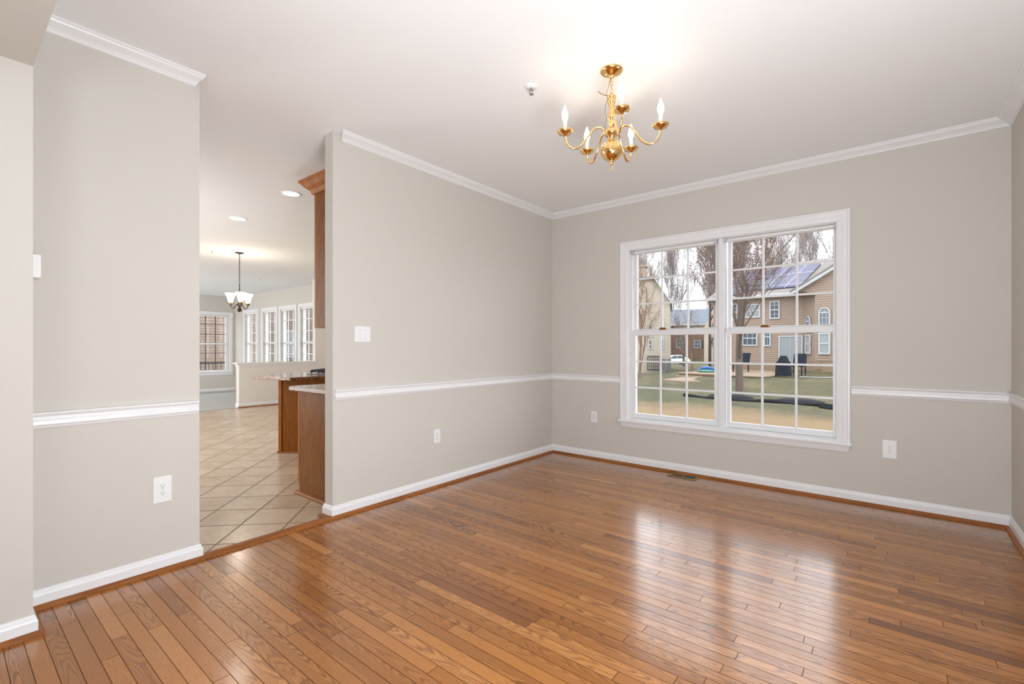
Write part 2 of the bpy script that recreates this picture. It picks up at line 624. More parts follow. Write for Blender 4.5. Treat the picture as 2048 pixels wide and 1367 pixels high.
# kitchen side
struct(MB().box(-7.0, 1.3, -.1, -WT, 1.45, CEIL), 'wall_kitchen', 'wall_warm')
struct(MB().box(-12.62, -4.62, -.26, -WT, -4.5, CEIL), 'wall_kitchen.001', 'wall')
struct(MB().box(-7.12, .90, -.1, -7.0, 1.3, CEIL), 'wall_kitchen.002', 'wall_warm')
struct(MB().box(-WT, 0, 0, -.0, 1.3, CEIL), 'wall_kitchen.003', 'wall_warm')

# far window wall of the family room (faces -Y), four openings
FY, FX = 1.3, -12.5
sc_ = .987
fx = lambda v: 3.056 + sc_ * (v - 3.056)
fz = lambda v: 1.2 + sc_ * (v - 1.2)
fw = [(-11.93, -11.16), (-10.80, -9.95), (-9.74, -8.86), (-8.68, -7.8)]
fw = [(fx(-12.06), fx(-11.03)), (fx(-10.84), fx(-9.86)), (fx(-9.77), fx(-8.80)), (fx(-8.70), fx(-7.72))]
CW = .085
wb = MB()
z0, z1 = .46, 2.20
xs = [FX - .12] + [v for a, b in fw for v in (a + CW, b - CW)] + [-7.0]
for i in range(0, len(xs), 2):
    wb.box(xs[i], FY, -.26, xs[i + 1], FY + .15, CEIL)
for a, b in fw:
    wb.box(a + CW, FY, -.26, b - CW, FY + .15, z0)
    wb.box(a + CW, FY, z1, b - CW, FY + .15, CEIL)
struct(wb, 'wall_family', 'wall')
# far end wall (faces +X) with one wide window
ey0, ey1 = -.45, fx(0) * 0 + (-4.499 + sc_ * (1.30 + 4.499))
wb = MB()
wb.box(FX - .12, -4.5, -.26, FX, ey0 + CW, CEIL)
wb.box(FX - .12, ey1 - CW, -.26, FX, FY + .15, CEIL)
wb.box(FX - .12, ey0 + CW, -.26, FX, ey1 - CW, .47)
wb.box(FX - .12, ey0 + CW, 2.16, FX, ey1 - CW, CEIL)
struct(wb, 'wall_family.001', 'wall')

# ---- mouldings
crown = [(0, CEIL), (.072, CEIL), (.072, CEIL - .009), (.064, CEIL - .013), (.060, CEIL - .020), (.048, CEIL - .026), (.030, CEIL - .036), (.020, CEIL - .045),
         (.018, CEIL - .048), (.014, CEIL - .049), (.012, CEIL - .054), (0, CEIL - .056)]
struct(run(crown, 'Y', 0, 1, 0, -2.665, -1, -.42), 'trim_1', 'trim')
struct(run(crown, 'X', 0, -1, 0, W, 1, -1), 'trim_2', 'trim')
struct(run(crown, 'Y', W, -1, 0, YH, -1, 0), 'trim_3', 'trim')
struct(run(crown, 'Y', 0, 1, -3.575, YH, .55, 0), 'trim_4', 'trim')
rt = .900
rail = [(0, rt), (.022, rt), (.024, rt - .006), (.020, rt - .014), (.012, rt - .020), (.011, rt - .034), (.016, rt - .040), (.017, rt - .056), (.010, rt - .064), (.007, rt - .072), (0, rt - .073)]
struct(run(rail, 'Y', 0, 1, 0, YE + .012, -1, 0), 'trim_5', 'trim')
struct(run(rail, 'X', 0, -1, 0, .853, 1, 0), 'trim_6', 'trim')
struct(run(rail, 'X', 0, -1, 2.797, W, 0, -1), 'trim_7', 'trim')
struct(run(rail, 'Y', W, -1, 0, YH, -1, 0), 'trim_8', 'trim')
struct(run(rail, 'Y', 0, 1, YS - .008, YH, 0, 0), 'trim_9', 'trim')
base = [(0, .006), (.014, .006), (.014, .060), (.012, .066), (.009, .071), (.008, .078), (.004, .085), (0, .086)]
shoe = [(.0, 0), (.034, 0), (.034, .006), (.031, .012), (.024, .018), (.015, .021), (0, .021)]


def skirting(name, ax, wc, n, a, b, ka, kb, shoe_on=True):
    o = struct(run(base, ax, wc, n, a, b, ka, kb), name, 'trim')
    if shoe_on:
        run(shoe, ax, wc, n, a, b, ka, kb).build('shoe_moulding', 'shoeY' if ax == 'Y' else 'shoe', o)
    return o


skirting('baseboard_left', 'Y', 0, 1, 0, YE, -1, -1)
e = skirting('baseboard_left_end', 'X', YE, -1, 0, -WT, 1, -1, False)
MB().box(-.105, YE - .055, 0, -.022, YE - .015, .02).build('shoe_moulding', 'shoe', e, bevel=.005)
skirting('baseboard_back', 'X', 0, -1, 0, W, 1, -1)
skirting('baseboard_right', 'Y', W, -1, 0, YR, -1, 0)
skirting('baseboard_left.001', 'Y', 0, 1, YS, YH, 1, 1)
skirting('baseboard_left_end.001', 'X', YS, 1, 0, -WT, 1, -1, False)
skirting('baseboard_left.002', 'Y', .27, 1, YH, YH - .18, 1, 0)
skirting('baseboard_left_end.002', 'X', YH, 1, .0, .27, 1, 1)
# threshold strip between oak and tile
th = [(-.03, -.001), (.030, -.001), (.028, .010), (.014, .021), (-.012, .023), (-.026, .016)]
o = run(th, 'Y', .0, 1, YS - .0, YE - .0, 0, 0)
struct(o, 'trim_10', 'shoeY')
# header and pier thin corner bead is part of the wall; kitchen skirting
struct(run([(o_, z_ - .125 + .02) for o_, z_ in base], 'Y', FX, 1, -4.5, FY, 0, -1), 'baseboard_family', 'trim')

# half wall with cap
hw = struct(MB().box(-7.13, -.68, -.125, -7.0, .90, .81), 'wall_half', 'wall_warm')
cap = [(-7.165, -.735), (-6.965, -.735), (-6.965, .917), (-7.165, .917)]
cp = MB().prism(cap, .865, .895)
cp.box(-7.15, -.70, .835, -6.98, .90, .867)
cp.box(-7.14, -.69, .81, -6.99, .90, .836)
struct(cp, 'trim_11', 'trim', bevel=.004)
struct(run(base, 'Y', -7.0, 1, -.68, 1.3, -1, 0), 'baseboard_half', 'trim')
struct(run(base, 'X', -.68, -1, -7.0, -7.13, 1, -1), 'baseboard_half.001', 'trim')
struct(run(shoe, 'Y', -7.0, 1, -.68, 1.3, -1, 0), 'trim_12', 'shoeY')
struct(MB().box(-7.03, -4.4, -.004, -6.985, -.70, .006), 'trim_13', 'carpet')


# ------------------------------------------------------------------ the dining window
def frame(mb, x0, x1, z0, z1, y0, y1, t, tb=None, tt=None):
    tb = tb or t; tt = tt or t
    mb.box(x0, y0, z0, x0 + t, y1, z1); mb.box(x1 - t, y0, z0, x1, y1, z1)
    mb.box(x0 + t, y0, z0, x1 - t, y1, z0 + tb); mb.box(x0 + t, y0, z1 - tt, x1 - t, y1, z1)
    return mb


win = empty('window_1', (1.84, 0, .45), kind='structure')


def P(mb, name, m, parent=None, **kw):
    """part of the window: built in world coordinates, parented without moving"""
    o = mb.build(name, m, None, **kw)
    o.parent = parent or win
    o.matrix_parent_inverse = Matrix.Translation(-Vector((parent or win).matrix_world.translation)) if (parent or win) is not win else Matrix.Translation(-win.location)
    return o


def PW(mb, name, m, root, **kw):
    o = mb.build(name, m, None, **kw)
    o.parent = root
    bpy.context.view_layer.update()
    o.matrix_parent_inverse = root.matrix_world.inverted()
    return o


bpy.context.view_layer.update()
cs = MB()
c0, c1, cz0, cz1 = .858, 2.79, .462, 2.277
kp = [(0, 0), (0, -.024), (.012, -.025), (.018, -.019), (.045, -.016), (.050, -.020), (.070, -.017), (.080, -.014), (.088, -.010), (.090, 0)]
# left jamb, right jamb and head, mitred at the upper corners
cs.loft([(c0 + o, y, cz0) for o, y in kp], [(c0 + o, y, cz1 - o) for o, y in kp])
cs.loft([(c1 - o, y, cz0) for o, y in kp], [(c1 - o, y, cz1 - o) for o, y in kp])
cs.loft([(c0 + o, y, cz1 - o) for o, y in kp], [(c1 - o, y, cz1 - o) for o, y in kp])
PW(cs, 'casing', 'trim', win)
st = MB().box(.835, -.046, .437, 2.805, 0, .462)
PW(st, 'stool', 'trim', win, bevel=.006)
ap = MB().loft([(c0, 0, .438), (c0, -.024, .438), (c0 + .004, -.020, .415), (c0 + .012, -.014, .392), (c0 + .014, -.012, .385), (c0 + .014, 0, .385)],
               [(c1, 0, .438), (c1, -.024, .438), (c1 - .004, -.020, .415), (c1 - .012, -.014, .392), (c1 - .014, -.012, .385), (c1 - .014, 0, .385)])
PW(ap, 'apron', 'trim', win)
fr = MB()
frame(fr, WINX0, WINX1, WINZ0, WINZ1, 0, .14, .014)
frame(fr, WINX0 + .014, WINX1 - .014, WINZ0 + .0, WINZ1 - .006, .02, .14, .016, .022, .016)
fr.box(1.812, .012, WINZ0 + .01, 1.866, .14, WINZ1 - .012)
fr.box(1.822, .004, WINZ0 + .01, 1.856, .02, WINZ1 - .012)
PW(fr, 'window_frame', 'vinyl', win, bevel=.0015)
for k, (gx0, gx1) in enumerate(((1.002, 1.770), (1.910, 2.676))):
    # upper sash (outer track)
    us = MB()
    frame(us, gx0 - .032, gx1 + .032, 1.345, 2.19, .078, .112, .032, .04, .034)
    u = PW(us, 'upper_sash', 'vinyl', win, bevel=.002)
    mu = MB()
    for i in (1, 2):
        x = gx0 + (gx1 - gx0) * i / 3
        mu.box(x - .0085, .088, 1.38, x + .0085, .100, 2.158)
        z = 1.385 + (2.157 - 1.385) * i / 3
        mu.box(gx0, .0885, z - .0085, gx1, .0995, z + .0085)
    PW(mu, 'muntins', 'vinyl', u)
    PW(MB().box(gx0 - .005, .0932, 1.38, gx1 + .005, .0952, 2.162), 'glass', 'glass', u)
    ls = MB()
    frame(ls, gx0 - .034, gx1 + .034, .478, 1.372, .036, .072, .034, .048, .052)
    l = PW(ls, 'lower_sash', 'vinyl', win, bevel=.003)
    mu = MB()
    for i in (1, 2):
        x = gx0 + (gx1 - gx0) * i / 3
        mu.box(x - .0085, .048, .52, x + .0085, .060, 1.325)
        z = .526 + (1.32 - .526) * i / 3
        mu.box(gx0, .0485, z - .0085, gx1, .0595, z + .0085)
    PW(mu, 'muntins', 'vinyl', l)
    PW(MB().box(gx0 - .005, .0532, .52, gx1 + .005, .0552, 1.325), 'glass', 'glass', l)
    cx = (1.28, 2.187)[k]
    lk = MB().box(cx - .035, .044, 1.372, cx + .035, .074, 1.384).box(cx - .030, .05, 1.384, cx + .026, .07, 1.394)
    PW(lk, 'sash_lock', 'lockbrown', win, bevel=.003)
    for bx in ((.982, 1.79), (1.872, 2.70))[k]:
        b = MB().box(bx - .014, -.004, 2.147, bx + .014, .03, 2.180)
        b.box(bx - .009, -.012, 2.152, bx + .009, -.004, 2.175)
        PW(b, 'shade_bracket', 'clear', win, bevel=.003)
    x0_, x1_ = ((.996, 1.776), (1.886, 2.686))[k]
    rd = MB().box(x0_, .004, 2.150, x1_, .022, 2.172)
    PW(rd, 'shade_rail', 'vinyl', win, bevel=.005)

# ------------------------------------------------------------------ plates on the walls


def outlet(name, loc, rz, label, w_=.074, h_=.118, group='duplex outlets on the dining room walls'):
    """plate faces local -Y"""
    r = empty(name, loc, rz, label=label, cat='outlet', group=group)
    MB().box(-w_ / 2, -.006, -h_ / 2, w_ / 2, 0, h_ / 2).build('plate', 'plate', r, bevel=.003)
    for s in (-1, 1):
        f = MB()
        n = 16
        pts = []
        for i in range(n):
            a = 2 * PI * i / n
            pts.append((.0165 * math.cos(a), max(-.0125, min(.0125, .0165 * math.sin(a)))))
        f.loft([(x, -.006, z + s * .0195) for x, z in pts], [(x, -.0085, z + s * .0195) for x, z in pts])
        fo = f.build('socket', 'plate', r)
        sl = MB()
        for sx__, hh in ((-.0065, .0045), (.0065, .0035)):
            sl.box(sx__ - .0009, -.0092, s * .0195 + .003 - hh, sx__ + .0009, -.0084, s * .0195 + .003 + hh)
        sl.lathe([(0, 0), (.0024, 0), (.0024, .001), (0, .001)], (0, -.0084, s * .0195 - .0075), 10, Matrix.Rotation(PI / 2, 3, 'X'))
        sl.build('slots', 'slot', fo)
    MB().lathe([(0, 0), (.003, 0), (.003, .0015), (0, .0015)], (0, -.006, 0), 10, Matrix.Rotation(PI / 2, 3, 'X')).build('screw', 'steel', r)
    return r


outlet('power_outlet', (0, -3.720, .437), R(90), 'white duplex outlet with large plate on the near wall piece left of the kitchen opening', .084, .140)
outlet('power_outlet', (0, -1.764, .436), R(90), 'white duplex outlet below the light switch wall chair rail, right of the kitchen opening')
outlet('power_outlet', (.545, 0, .452), 0, 'small white duplex outlet between the room corner and the window')
outlet('power_outlet', (3.03, 0, .440), 0, 'white duplex outlet on the wall right of the window', .084, .136)

sw = empty('light_switch', (0, -2.493, 1.297), R(90), label='white two-gang toggle switch plate beside the kitchen opening', cat='light switch')
MB().box(-.066, -.006, -.058, .066, 0, .058).build('plate', 'plate', sw, bevel=.003)
for s in (-1, 1):
    MB().loft([(s * .023 - .004, -.006, -.009), (s * .023 + .004, -.006, -.009), (s * .023 + .004, -.006, .009), (s * .023 - .004, -.006, .009)],
              [(s * .023 - .003, -.016, -.012), (s * .023 + .003, -.016, -.012), (s * .023 + .003, -.015, -.004), (s * .023 - .003, -.015, -.004)]).build('toggle', 'plate', sw)
    for t in (-1, 1):
        MB().lathe([(0, 0), (.0028, 0), (.0028, .0012), (0, .0012)], (s * .023, -.006, t * .030), 10, Matrix.Rotation(PI / 2, 3, 'X')).build('screw', 'acgrey', sw)

ths = empty('thermostat', (.165, YH, 1.547), R(180), label='thin white control box on the side of the near pier, seen edge on', cat='thermostat')
MB().box(-.05, -.030, -.050, .05, 0, .050).build('housing', 'plate', ths, bevel=.004)
MB().box(-.040, -.0315, .005, .040, -.030, .038).build('display', 'clear', ths)

# floor register
rg = empty('floor_register', (1.54, -.11, 0), label='brass floor vent in the oak floor below the window', cat='floor vent')
f = MB()
f.box(-.130, -.066, 0, .130, -.042, .005).box(-.130, .042, 0, .130, .066, .005).box(-.130, -.042, 0, -.105, .042, .005).box(.105, -.042, 0, .130, .042, .005)
f.box(-.008, -.042, 0, .008, .042, .005)
f.build('frame', 'brass_old', rg, bevel=.0015)
f = MB()
for i in range(9):
    x = -.098 + i * .0105
    f.loft([(x, -.042, .0005), (x + .0085, -.042, .0035), (x + .0095, -.042, .0035), (x + .001, -.042, .0005)],
           [(x, .042, .0005), (x + .0085, .042, .0035), (x + .0095, .042, .0035), (x + .001, .042, .0005)])
f.build('louvres', 'brass_old', rg)
MB().box(.008, -.042, .0004, .105, .042, .0012).build('open_duct', 'slot', rg)

# sprinkler heads


def sprinkler(loc, label):
    r = empty('sprinkler_head', loc, label=label, cat='sprinkler', group='fire sprinklers on the ceilings')
    MB().lathe([(0, 0), (.038, 0), (.036, -.006), (.018, -.010), (.014, -.012), (0, -.012)], seg=24).build('escutcheon', 'plate', r, smooth=True)
    b = MB().lathe([(0, -.010), (.009, -.010), (.009, -.022), (.005, -.026), (0, -.026)], seg=12)
    b.tube([(.010, 0, -.020), (.014, 0, -.030), (.006, 0, -.046)], .0022, 6)
    b.tube([(-.010, 0, -.020), (-.014, 0, -.030), (-.006, 0, -.046)], .0022, 6)
    b.build('frame_arms', 'steel', r)
    MB().lathe([(0, -.046), (.013, -.047), (.013, -.049), (0, -.049)], seg=12).build('deflector', 'steel', r)


sprinkler((1.416, -2.30, CEIL), 'chrome and white fire sprinkler left of the brass chandelier')
sprinkler((fx(-5.307), -4.499 + sc_ * (-1.717 + 4.499), CEIL), 'tiny sprinkler on the kitchen ceiling left of the pendant chain')
sprinkler((fx(-7.913), -4.499 + sc_ * (.121 + 4.499), CEIL), 'tiny sprinkler on the far ceiling right of the pendant chain')
sprinkler((fx(-10.724), -4.499 + sc_ * (.131 + 4.499), CEIL), 'farthest tiny sprinkler, over the end window')

# ------------------------------------------------------------------ brass chandelier
CA = Vector((1.850, -2.146, 0))
yaw = R(39.08)
ch = empty('chandelier', (CA.x, CA.y, CEIL), label='polished brass chandelier with five lit candle bulbs hanging from the dining ceiling', cat='chandelier')
Z = lambda z: z - CEIL
MB().lathe([(0, 0), (.062, 0), (.062, -.004), (.058, -.010), (.046, -.018), (.028, -.026), (.014, -.032), (.012, -.040), (.007, -.046), (0, -.047)], seg=40).build('canopy', 'brass', ch, smooth=True)
# chain links
for i in range(5):
    zc = Z(2.672) - i * .0215
    pts = []
    for j in range(14):
        a = 2 * PI * j / 14
        u_, v_ = .0075 * math.cos(a), .0155 * math.sin(a)
        q = yaw + (0 if i % 2 else PI / 2)
        pts.append((u_ * math.cos(q), u_ * math.sin(q), zc + v_))
    MB().tube(pts, .0018, 6, True).build('chain_link', 'brass', ch, smooth=True)
# slack chain/wire loops beside the column, and the loose wire end
rr = Vector((math.cos(yaw), math.sin(yaw), 0)); ff = Vector((-math.sin(yaw), math.cos(yaw), 0))
lp = lambda a, b, z: tuple(rr * a + ff * b + Vector((0, 0, Z(z))))
wire = [lp(-.006, 0, 2.675), lp(-.016, 0, 2.63), lp(-.028, 0, 2.60), lp(-.022, 0, 2.565), lp(-.032, 0, 2.53), lp(-.036, 0, 2.49), lp(-.028, 0, 2.46), lp(-.036, 0, 2.42), lp(-.034, 0, 2.38), lp(-.024, 0, 2.35)]
MB().tube(wire, .0016, 6).build('cord', 'brass_old', ch, smooth=True)
MB().tube([lp(-.016, 0, 2.578), lp(-.04, 0, 2.586), lp(-.062, 0, 2.594), lp(-.072, 0, 2.604)], .0022, 6).build('loose_wire', 'brass_old', ch, smooth=True)
prof = [(0, 2.600), (.006, 2.598), (.008, 2.590), (.005, 2.584), (.022, 2.580), (.026, 2.576), (.024, 2.570), (.019, 2.560), (.022, 2.552), (.020, 2.542),
        (.012, 2.532), (.015, 2.524), (.012, 2.516), (.013, 2.505), (.020, 2.480), (.021, 2.465), (.016, 2.448), (.012, 2.438), (.018, 2.430), (.013, 2.420), (.016, 2.408),
        (.024, 2.396), (.038, 2.388), (.041, 2.376), (.036, 2.366), (.022, 2.358), (.020, 2.350), (.012, 2.342), (.016, 2.338), (0, 2.336)]
MB().lathe([(r, Z(z)) for r, z in prof], seg=32).build('column', 'brass', ch, smooth=True)
bz = 2.279
ball = [(.012, 2.340)] + [(.060 * math.cos(a), bz + .056 * math.sin(a)) for a in [PI / 2 * (.86 - i * .1) for i in range(18)] if math.cos(a) > .1] + [(.012, 2.222), (.014, 2.216), (.008, 2.208), (.006, 2.200), (0, 2.198)]
MB().lathe([(r, Z(z)) for r, z in ball], seg=36).build('ball', 'brass', ch, smooth=True)
MB().tube([tuple(rr * .013 * math.cos(a) + Vector((0, 0, Z(2.186) + .013 * math.sin(a)))) for a in [2 * PI * i / 16 for i in range(16)]], .0018, 6, True).build('ring', 'brass', ch, smooth=True)
RB = .258
for ang in (-91, -20, 52, 112, 183):
    d = rr * math.cos(R(ang)) + ff * math.sin(R(ang))
    q = lambda r, z: tuple(d * r + Vector((0, 0, Z(z))))
    ctrl = [(.034, 2.376), (.044, 2.392), (.062, 2.405), (.085, 2.404), (.105, 2.390), (.130, 2.355), (.155, 2.318), (.178, 2.296), (.205, 2.286), (.232, 2.296), (.251, 2.322), (.257, 2.350), (RB, 2.372)]
    # smooth the control points
    pts = []
    for i in range(len(ctrl) - 1):
        p0 = ctrl[max(i - 1, 0)]; p1 = ctrl[i]; p2 = ctrl[i + 1]; p3 = ctrl[min(i + 2, len(ctrl) - 1)]
        for t in (0, .33, .66):
            pt = []
            for j in (0, 1):
                a0, a1, a2, a3 = p0[j], p1[j], p2[j], p3[j]
                pt.append(.5 * ((2 * a1) + (-a0 + a2) * t + (2 * a0 - 5 * a1 + 4 * a2 - a3) * t * t + (-a0 + 3 * a1 - 3 * a2 + a3) * t ** 3))
            pts.append(q(*pt))
    pts.append(q(*ctrl[-1]))
    arm = MB().tube(pts, .0055, 10).build('arm', 'brass', ch, smooth=True)
    c = d * RB
    MB().lathe([(.006, Z(2.352)), (.016, Z(2.362)), (.036, Z(2.368)), (.043, Z(2.380)), (.042, Z(2.382)), (.034, Z(2.374)), (.016, Z(2.372)), (.014, Z(2.380)), (0, Z(2.381))], (c.x, c.y, 0), 28).build('bobeche', 'brass', arm, smooth=True)
    MB().lathe([(0, Z(2.378)), (.0115, Z(2.378)), (.0115, Z(2.438)), (0, Z(2.438))], (c.x, c.y, 0), 16).build('candle_sleeve', 'candle', arm, smooth=False)
    MB().lathe([(0, Z(2.438)), (.010, Z(2.438)), (.0155, Z(2.452)), (.0175, Z(2.466)), (.015, Z(2.484)), (.009, Z(2.500)), (.004, Z(2.516)), (0, Z(2.524))], (c.x, c.y, 0), 16).build('bulb', 'bulb', arm, smooth=True)
    l = bpy.data.lights.new('candle_bulb_light', 'POINT')
    l.energy = .25; l.color = (1, .82, .62); l.shadow_soft_size = .02
    lo = bpy.data.objects.new('candle_bulb_light', l)
    COL.objects.link(lo)
    lo.location = (CA.x + c.x, CA.y + c.y, 2.55)

# ------------------------------------------------------------------ kitchen ceiling lamps


def downlight(x, y, label):
    r = empty('recessed_light', (x, y, CEIL), label=label, cat='ceiling light', group='recessed lamps in the kitchen ceiling')
    MB().lathe([(.075, 0), (.095, 0), (.095, -.003), (.088, -.006), (.075, -.003)], seg=32).build('trim_ring', 'plate', r, smooth=True)
    MB().lathe([(0, -.002), (.076, -.002), (.076, 0), (0, 0)], seg=32).build('lens', 'lampface', r)
    l = bpy.data.lights.new('recessed_lamp_light', 'AREA')
    l.shape = 'DISK'; l.size = .14; l.energy = 2.5; l.color = (1, .95, .88)
    lo = bpy.data.objects.new('recessed_lamp_light', l)
    COL.objects.link(lo)
    lo.location = (x, y, CEIL - .012)


downlight(fx(-1.641), -4.499 + sc_ * (-2.233 + 4.499), 'lit recessed ceiling light nearer the oak wall cabinet')
downlight(fx(-3.036), -4.499 + sc_ * (-2.196 + 4.499), 'lit recessed ceiling light farther from the oak wall cabinet')

pd = empty('pendant_chandelier', (fx(-5.225), -4.499 + sc_ * (-1.347 + 4.499), CEIL), label='dark bronze three-light pendant with frosted tulip shades in the breakfast area', cat='chandelier')
MB().lathe([(0, 0), (.066, 0), (.064, -.010), (.03, -.018), (.012, -.024), (.010, -.034), (0, -.034)], seg=24).build('canopy', 'bronze', pd, smooth=True)
for i in range(17):
    zc = Z(2.675) - i * .028
    q = PI / 2 * (i % 2)
    pts = [(.007 * math.cos(a) * math.cos(q), .007 * math.cos(a) * math.sin(q), zc + .018 * math.sin(a)) for a in [2 * PI * j / 10 for j in range(10)]]
    MB().tube(pts, .003, 5, True).build('chain_link', 'bronze', pd)
MB().lathe([(0, Z(2.215)), (.008, Z(2.21)), (.007, Z(2.15)), (.012, Z(2.13)), (.006, Z(2.11)), (.008, Z(1.94)), (.03, Z(1.90)), (.034, Z(1.88)), (.02, Z(1.85)), (.014, Z(1.83)), (.034, Z(1.805)), (.03, Z(1.78)), (0, Z(1.765))], seg=20).build('stem', 'bronze', pd, smooth=True)
for ang in (182, 62, -52):
    d = rr * math.cos(R(ang)) + ff * math.sin(R(ang))
    q = lambda r, z: tuple(d * r + Vector((0, 0, Z(z))))
    a = MB().tube([q(.02, 1.885), q(.045, 1.89), (q(.06, 1.86)), q(.08, 1.83), q(.11, 1.825), q(.135, 1.85), q(.14, 1.885)], .007, 8).build('arm', 'bronze', pd, smooth=True)
    c = d * .14
    MB().lathe([(0, Z(1.88)), (.02, Z(1.882)), (.028, Z(1.90)), (.026, Z(1.925)), (0, Z(1.925))], (c.x, c.y, 0), 16).build('socket_cup', 'brass_old', a, smooth=True)
    MB().lathe([(.024, Z(1.91)), (.034, Z(1.93)), (.045, Z(1.97)), (.058, Z(2.02)), (.082, Z(2.065)), (.080, Z(2.067)), (.055, Z(2.022)), (.041, Z(1.972)), (.030, Z(1.932)), (.02, Z(1.914))], (c.x, c.y, 0), 20).build('glass_shade', 'glass_shade', a, smooth=True)
l = bpy.data.lights.new('pendant_light', 'POINT'); l.energy = 14; l.color = (1, .88, .72); l.shadow_soft_size = .08
lo = bpy.data.objects.new('pendant_light', l); COL.objects.link(lo); lo.location = (pd.location.x, pd.location.y, 2.12)

# motion sensor high in the family room corner
ms = empty('motion_sensor', (FX, 1.225, 2.14), R(90), label='small white motion sensor high in the far corner beside the end window', cat='sensor')
MB().box(-.03, -.04, -.05, .03, 0, .05).build('housing', 'plate', ms, bevel=.006)
MB().box(-.02, -.043, -.035, .02, -.04, .0).build('lens', 'clear', ms)

# ------------------------------------------------------------------ kitchen cabinets
bcab = empty('base_cabinet', (-.42, -2.6, 0), label='honey oak base cabinet with plain end panel just inside the kitchen opening', cat='cabinet')
PW(MB().box(-.735, -2.600, .085, -WT - .002, -.9, .845).box(-.735 + .0, -2.600, .0, -WT - .002, -.9, .086), 'carcass', 'oak', bcab)
PW(MB().box(-.757, -2.602, .085, -.735, -.9, .845), 'face_frame', 'oakframe', bcab, bevel=.002)
for i in range(3):
    y0 = -2.585 + i * .56
    dr = PW(MB().box(-.777, y0, .12, -.757, y0 + .53, .64), 'door', 'oakframe', bcab, bevel=.004)
    PW(MB().box(-.781, y0 + .06, .18, -.777, y0 + .47, .58), 'raised_panel', 'oak', dr, bevel=.003)
    dw = PW(MB().box(-.777, y0, .67, -.757, y0 + .53, .825), 'drawer', 'oakframe', bcab, bevel=.004)
    PW(MB().lathe([(0, 0), (.006, 0), (.008, .012), (.014, .016), (.014, .022), (0, .026)], (-.777, y0 + .26, .75), 12, Matrix.Rotation(-PI / 2, 3, 'Y')), 'knob', 'brass_old', dw)
PW(run([(0, 0), (.03, 0), (.03, .012), (.022, .024), (.0, .028)], 'X', -2.600, -1, -.76, -.125, 0, 0), 'shoe_moulding', 'shoe', bcab)

ct = MB()
pl = [(-.125 + .02, -2.655), (-.80, -2.655), (-.815, -2.650), (-.825, -2.640), (-.83, -2.62), (-.83, -.9), (-.105, -.9)]
ct.prism(pl, .845, .880)
o = tag(ct.build('countertop', 'granite', bevel=.008), 'speckled brown granite countertop on the near oak base cabinet', 'countertop')

uc = empty('wall_cabinet', (-.3, -2.6, 1.35), label='honey oak wall cabinet with crown above the near countertop', cat='cabinet')
PW(MB().box(-.47, -2.600, 1.352, -WT - .002, -.9, 2.42), 'carcass', 'oak', uc)
PW(MB().box(-.492, -2.600, 1.352, -.47, -.9, 2.42), 'face_frame', 'oakframe', uc)
for i in range(3):
    y0 = -2.585 + i * .56
    PW(MB().box(-.510, y0, 1.36, -.492, y0 + .53, 2.38), 'door', 'oakframe', uc, bevel=.004)
cr_ = [(0, 2.405), (.012, 2.405), (.020, 2.425), (.026, 2.435), (.050, 2.455), (.072, 2.480), (.085, 2.492), (.088, 2.506), (0, 2.506)]
cm = run(cr_, 'X', -2.600, -1, -.50, -.105, -1, 0)
PW(cm, 'crown_moulding', 'oakframe', uc)
PW(run(cr_, 'Y', -.50, -1, -2.600, -.9, -1, 0), 'crown_moulding', 'oakframe', uc)

# island, turned across the kitchen
isl = empty('kitchen_island', (-2.0, -1.7, 0), label='honey oak kitchen island behind the near cabinet, seen from its end', cat='kitchen island')
A_ = Vector((-2.383, -2.009)); du = Vector((.7763, .6304)); dn = Vector((-.6304, .7763))
pts = [A_, A_ + du * 1.5, A_ + du * 1.5 + dn * .60, A_ + dn * .60]
PW(MB().prism([tuple(p) for p in pts], 0, .845), 'carcass', 'oak', isl)
ep = [A_ - du * .004 - dn * .012, A_ + du * .03 - dn * .012, A_ + du * .03, A_ - du * .004]
PW(MB().prism([tuple(p) for p in ep], 0, .845), 'corner_stile', 'oakframe', isl)
sp = [A_ - du * .016 - dn * .022, A_ + du * 1.5 - dn * .022, A_ + du * 1.5, A_ - du * .016]
PW(MB().prism([tuple(p) for p in sp], 0, .018), 'shoe_moulding', 'shoe', isl)


# plan of the island top: rounded breakfast end, then the long edge
p1, p2, p3, p4, p5, p6 = [Vector(p_) for p_ in [(-2.508, -2.248), (-2.199, -2.192), (-1.946, -2.16), (-1.864, -2.135), (-1.89, -2.007), (-1.865, -1.761)]]
dd = (p6 - p5).normalized()
p7 = p6 + dd * .9
top = [p1, p2, p3, p4, p5, p6, p7, p7 + dn * 1.1, p1 + dn * 1.1 + du * .5, p1 + dn * .3 - du * .02]
o = tag(MB().prism([(round(p.x, 3), round(p.y, 3)) for p in top], .847, .880).build('countertop', 'granite', bevel=.006), 'speckled granite top overhanging the island under the gas cooktop', 'countertop')

ck = empty('cooktop', tuple((p5 + dn * .66 + du * .26).to_3d() + Vector((0, 0, .88))), yaw, label='gas cooktop with black cast iron grates on the island', cat='cooktop')
MB().box(-.42, -.16, 0, .42, .32, .010).build('tray', 'steel', ck, bevel=.004)
gr = MB()
for i in range(10):
    x = -.37 + i * .082
    gr.tube([(x, -.13, .012), (x, -.125, .045), (x, .28, .045), (x, .285, .012)], .010, 6)
for y in (-.12, .08, .27):
    gr.tube([(-.39, y, .032), (.39, y, .032)], .009, 6)
gr.build('grates', 'iron', ck)
for i in range(4):
    MB().lathe([(0, .01), (.045, .01), (.045, .02), (.03, .028), (0, .028)], (-.25 + (i % 2) * .42, -.02 + (i // 2) * .2, 0), 16).build('burner', 'iron', ck)

# ------------------------------------------------------------------ family room windows and blinds


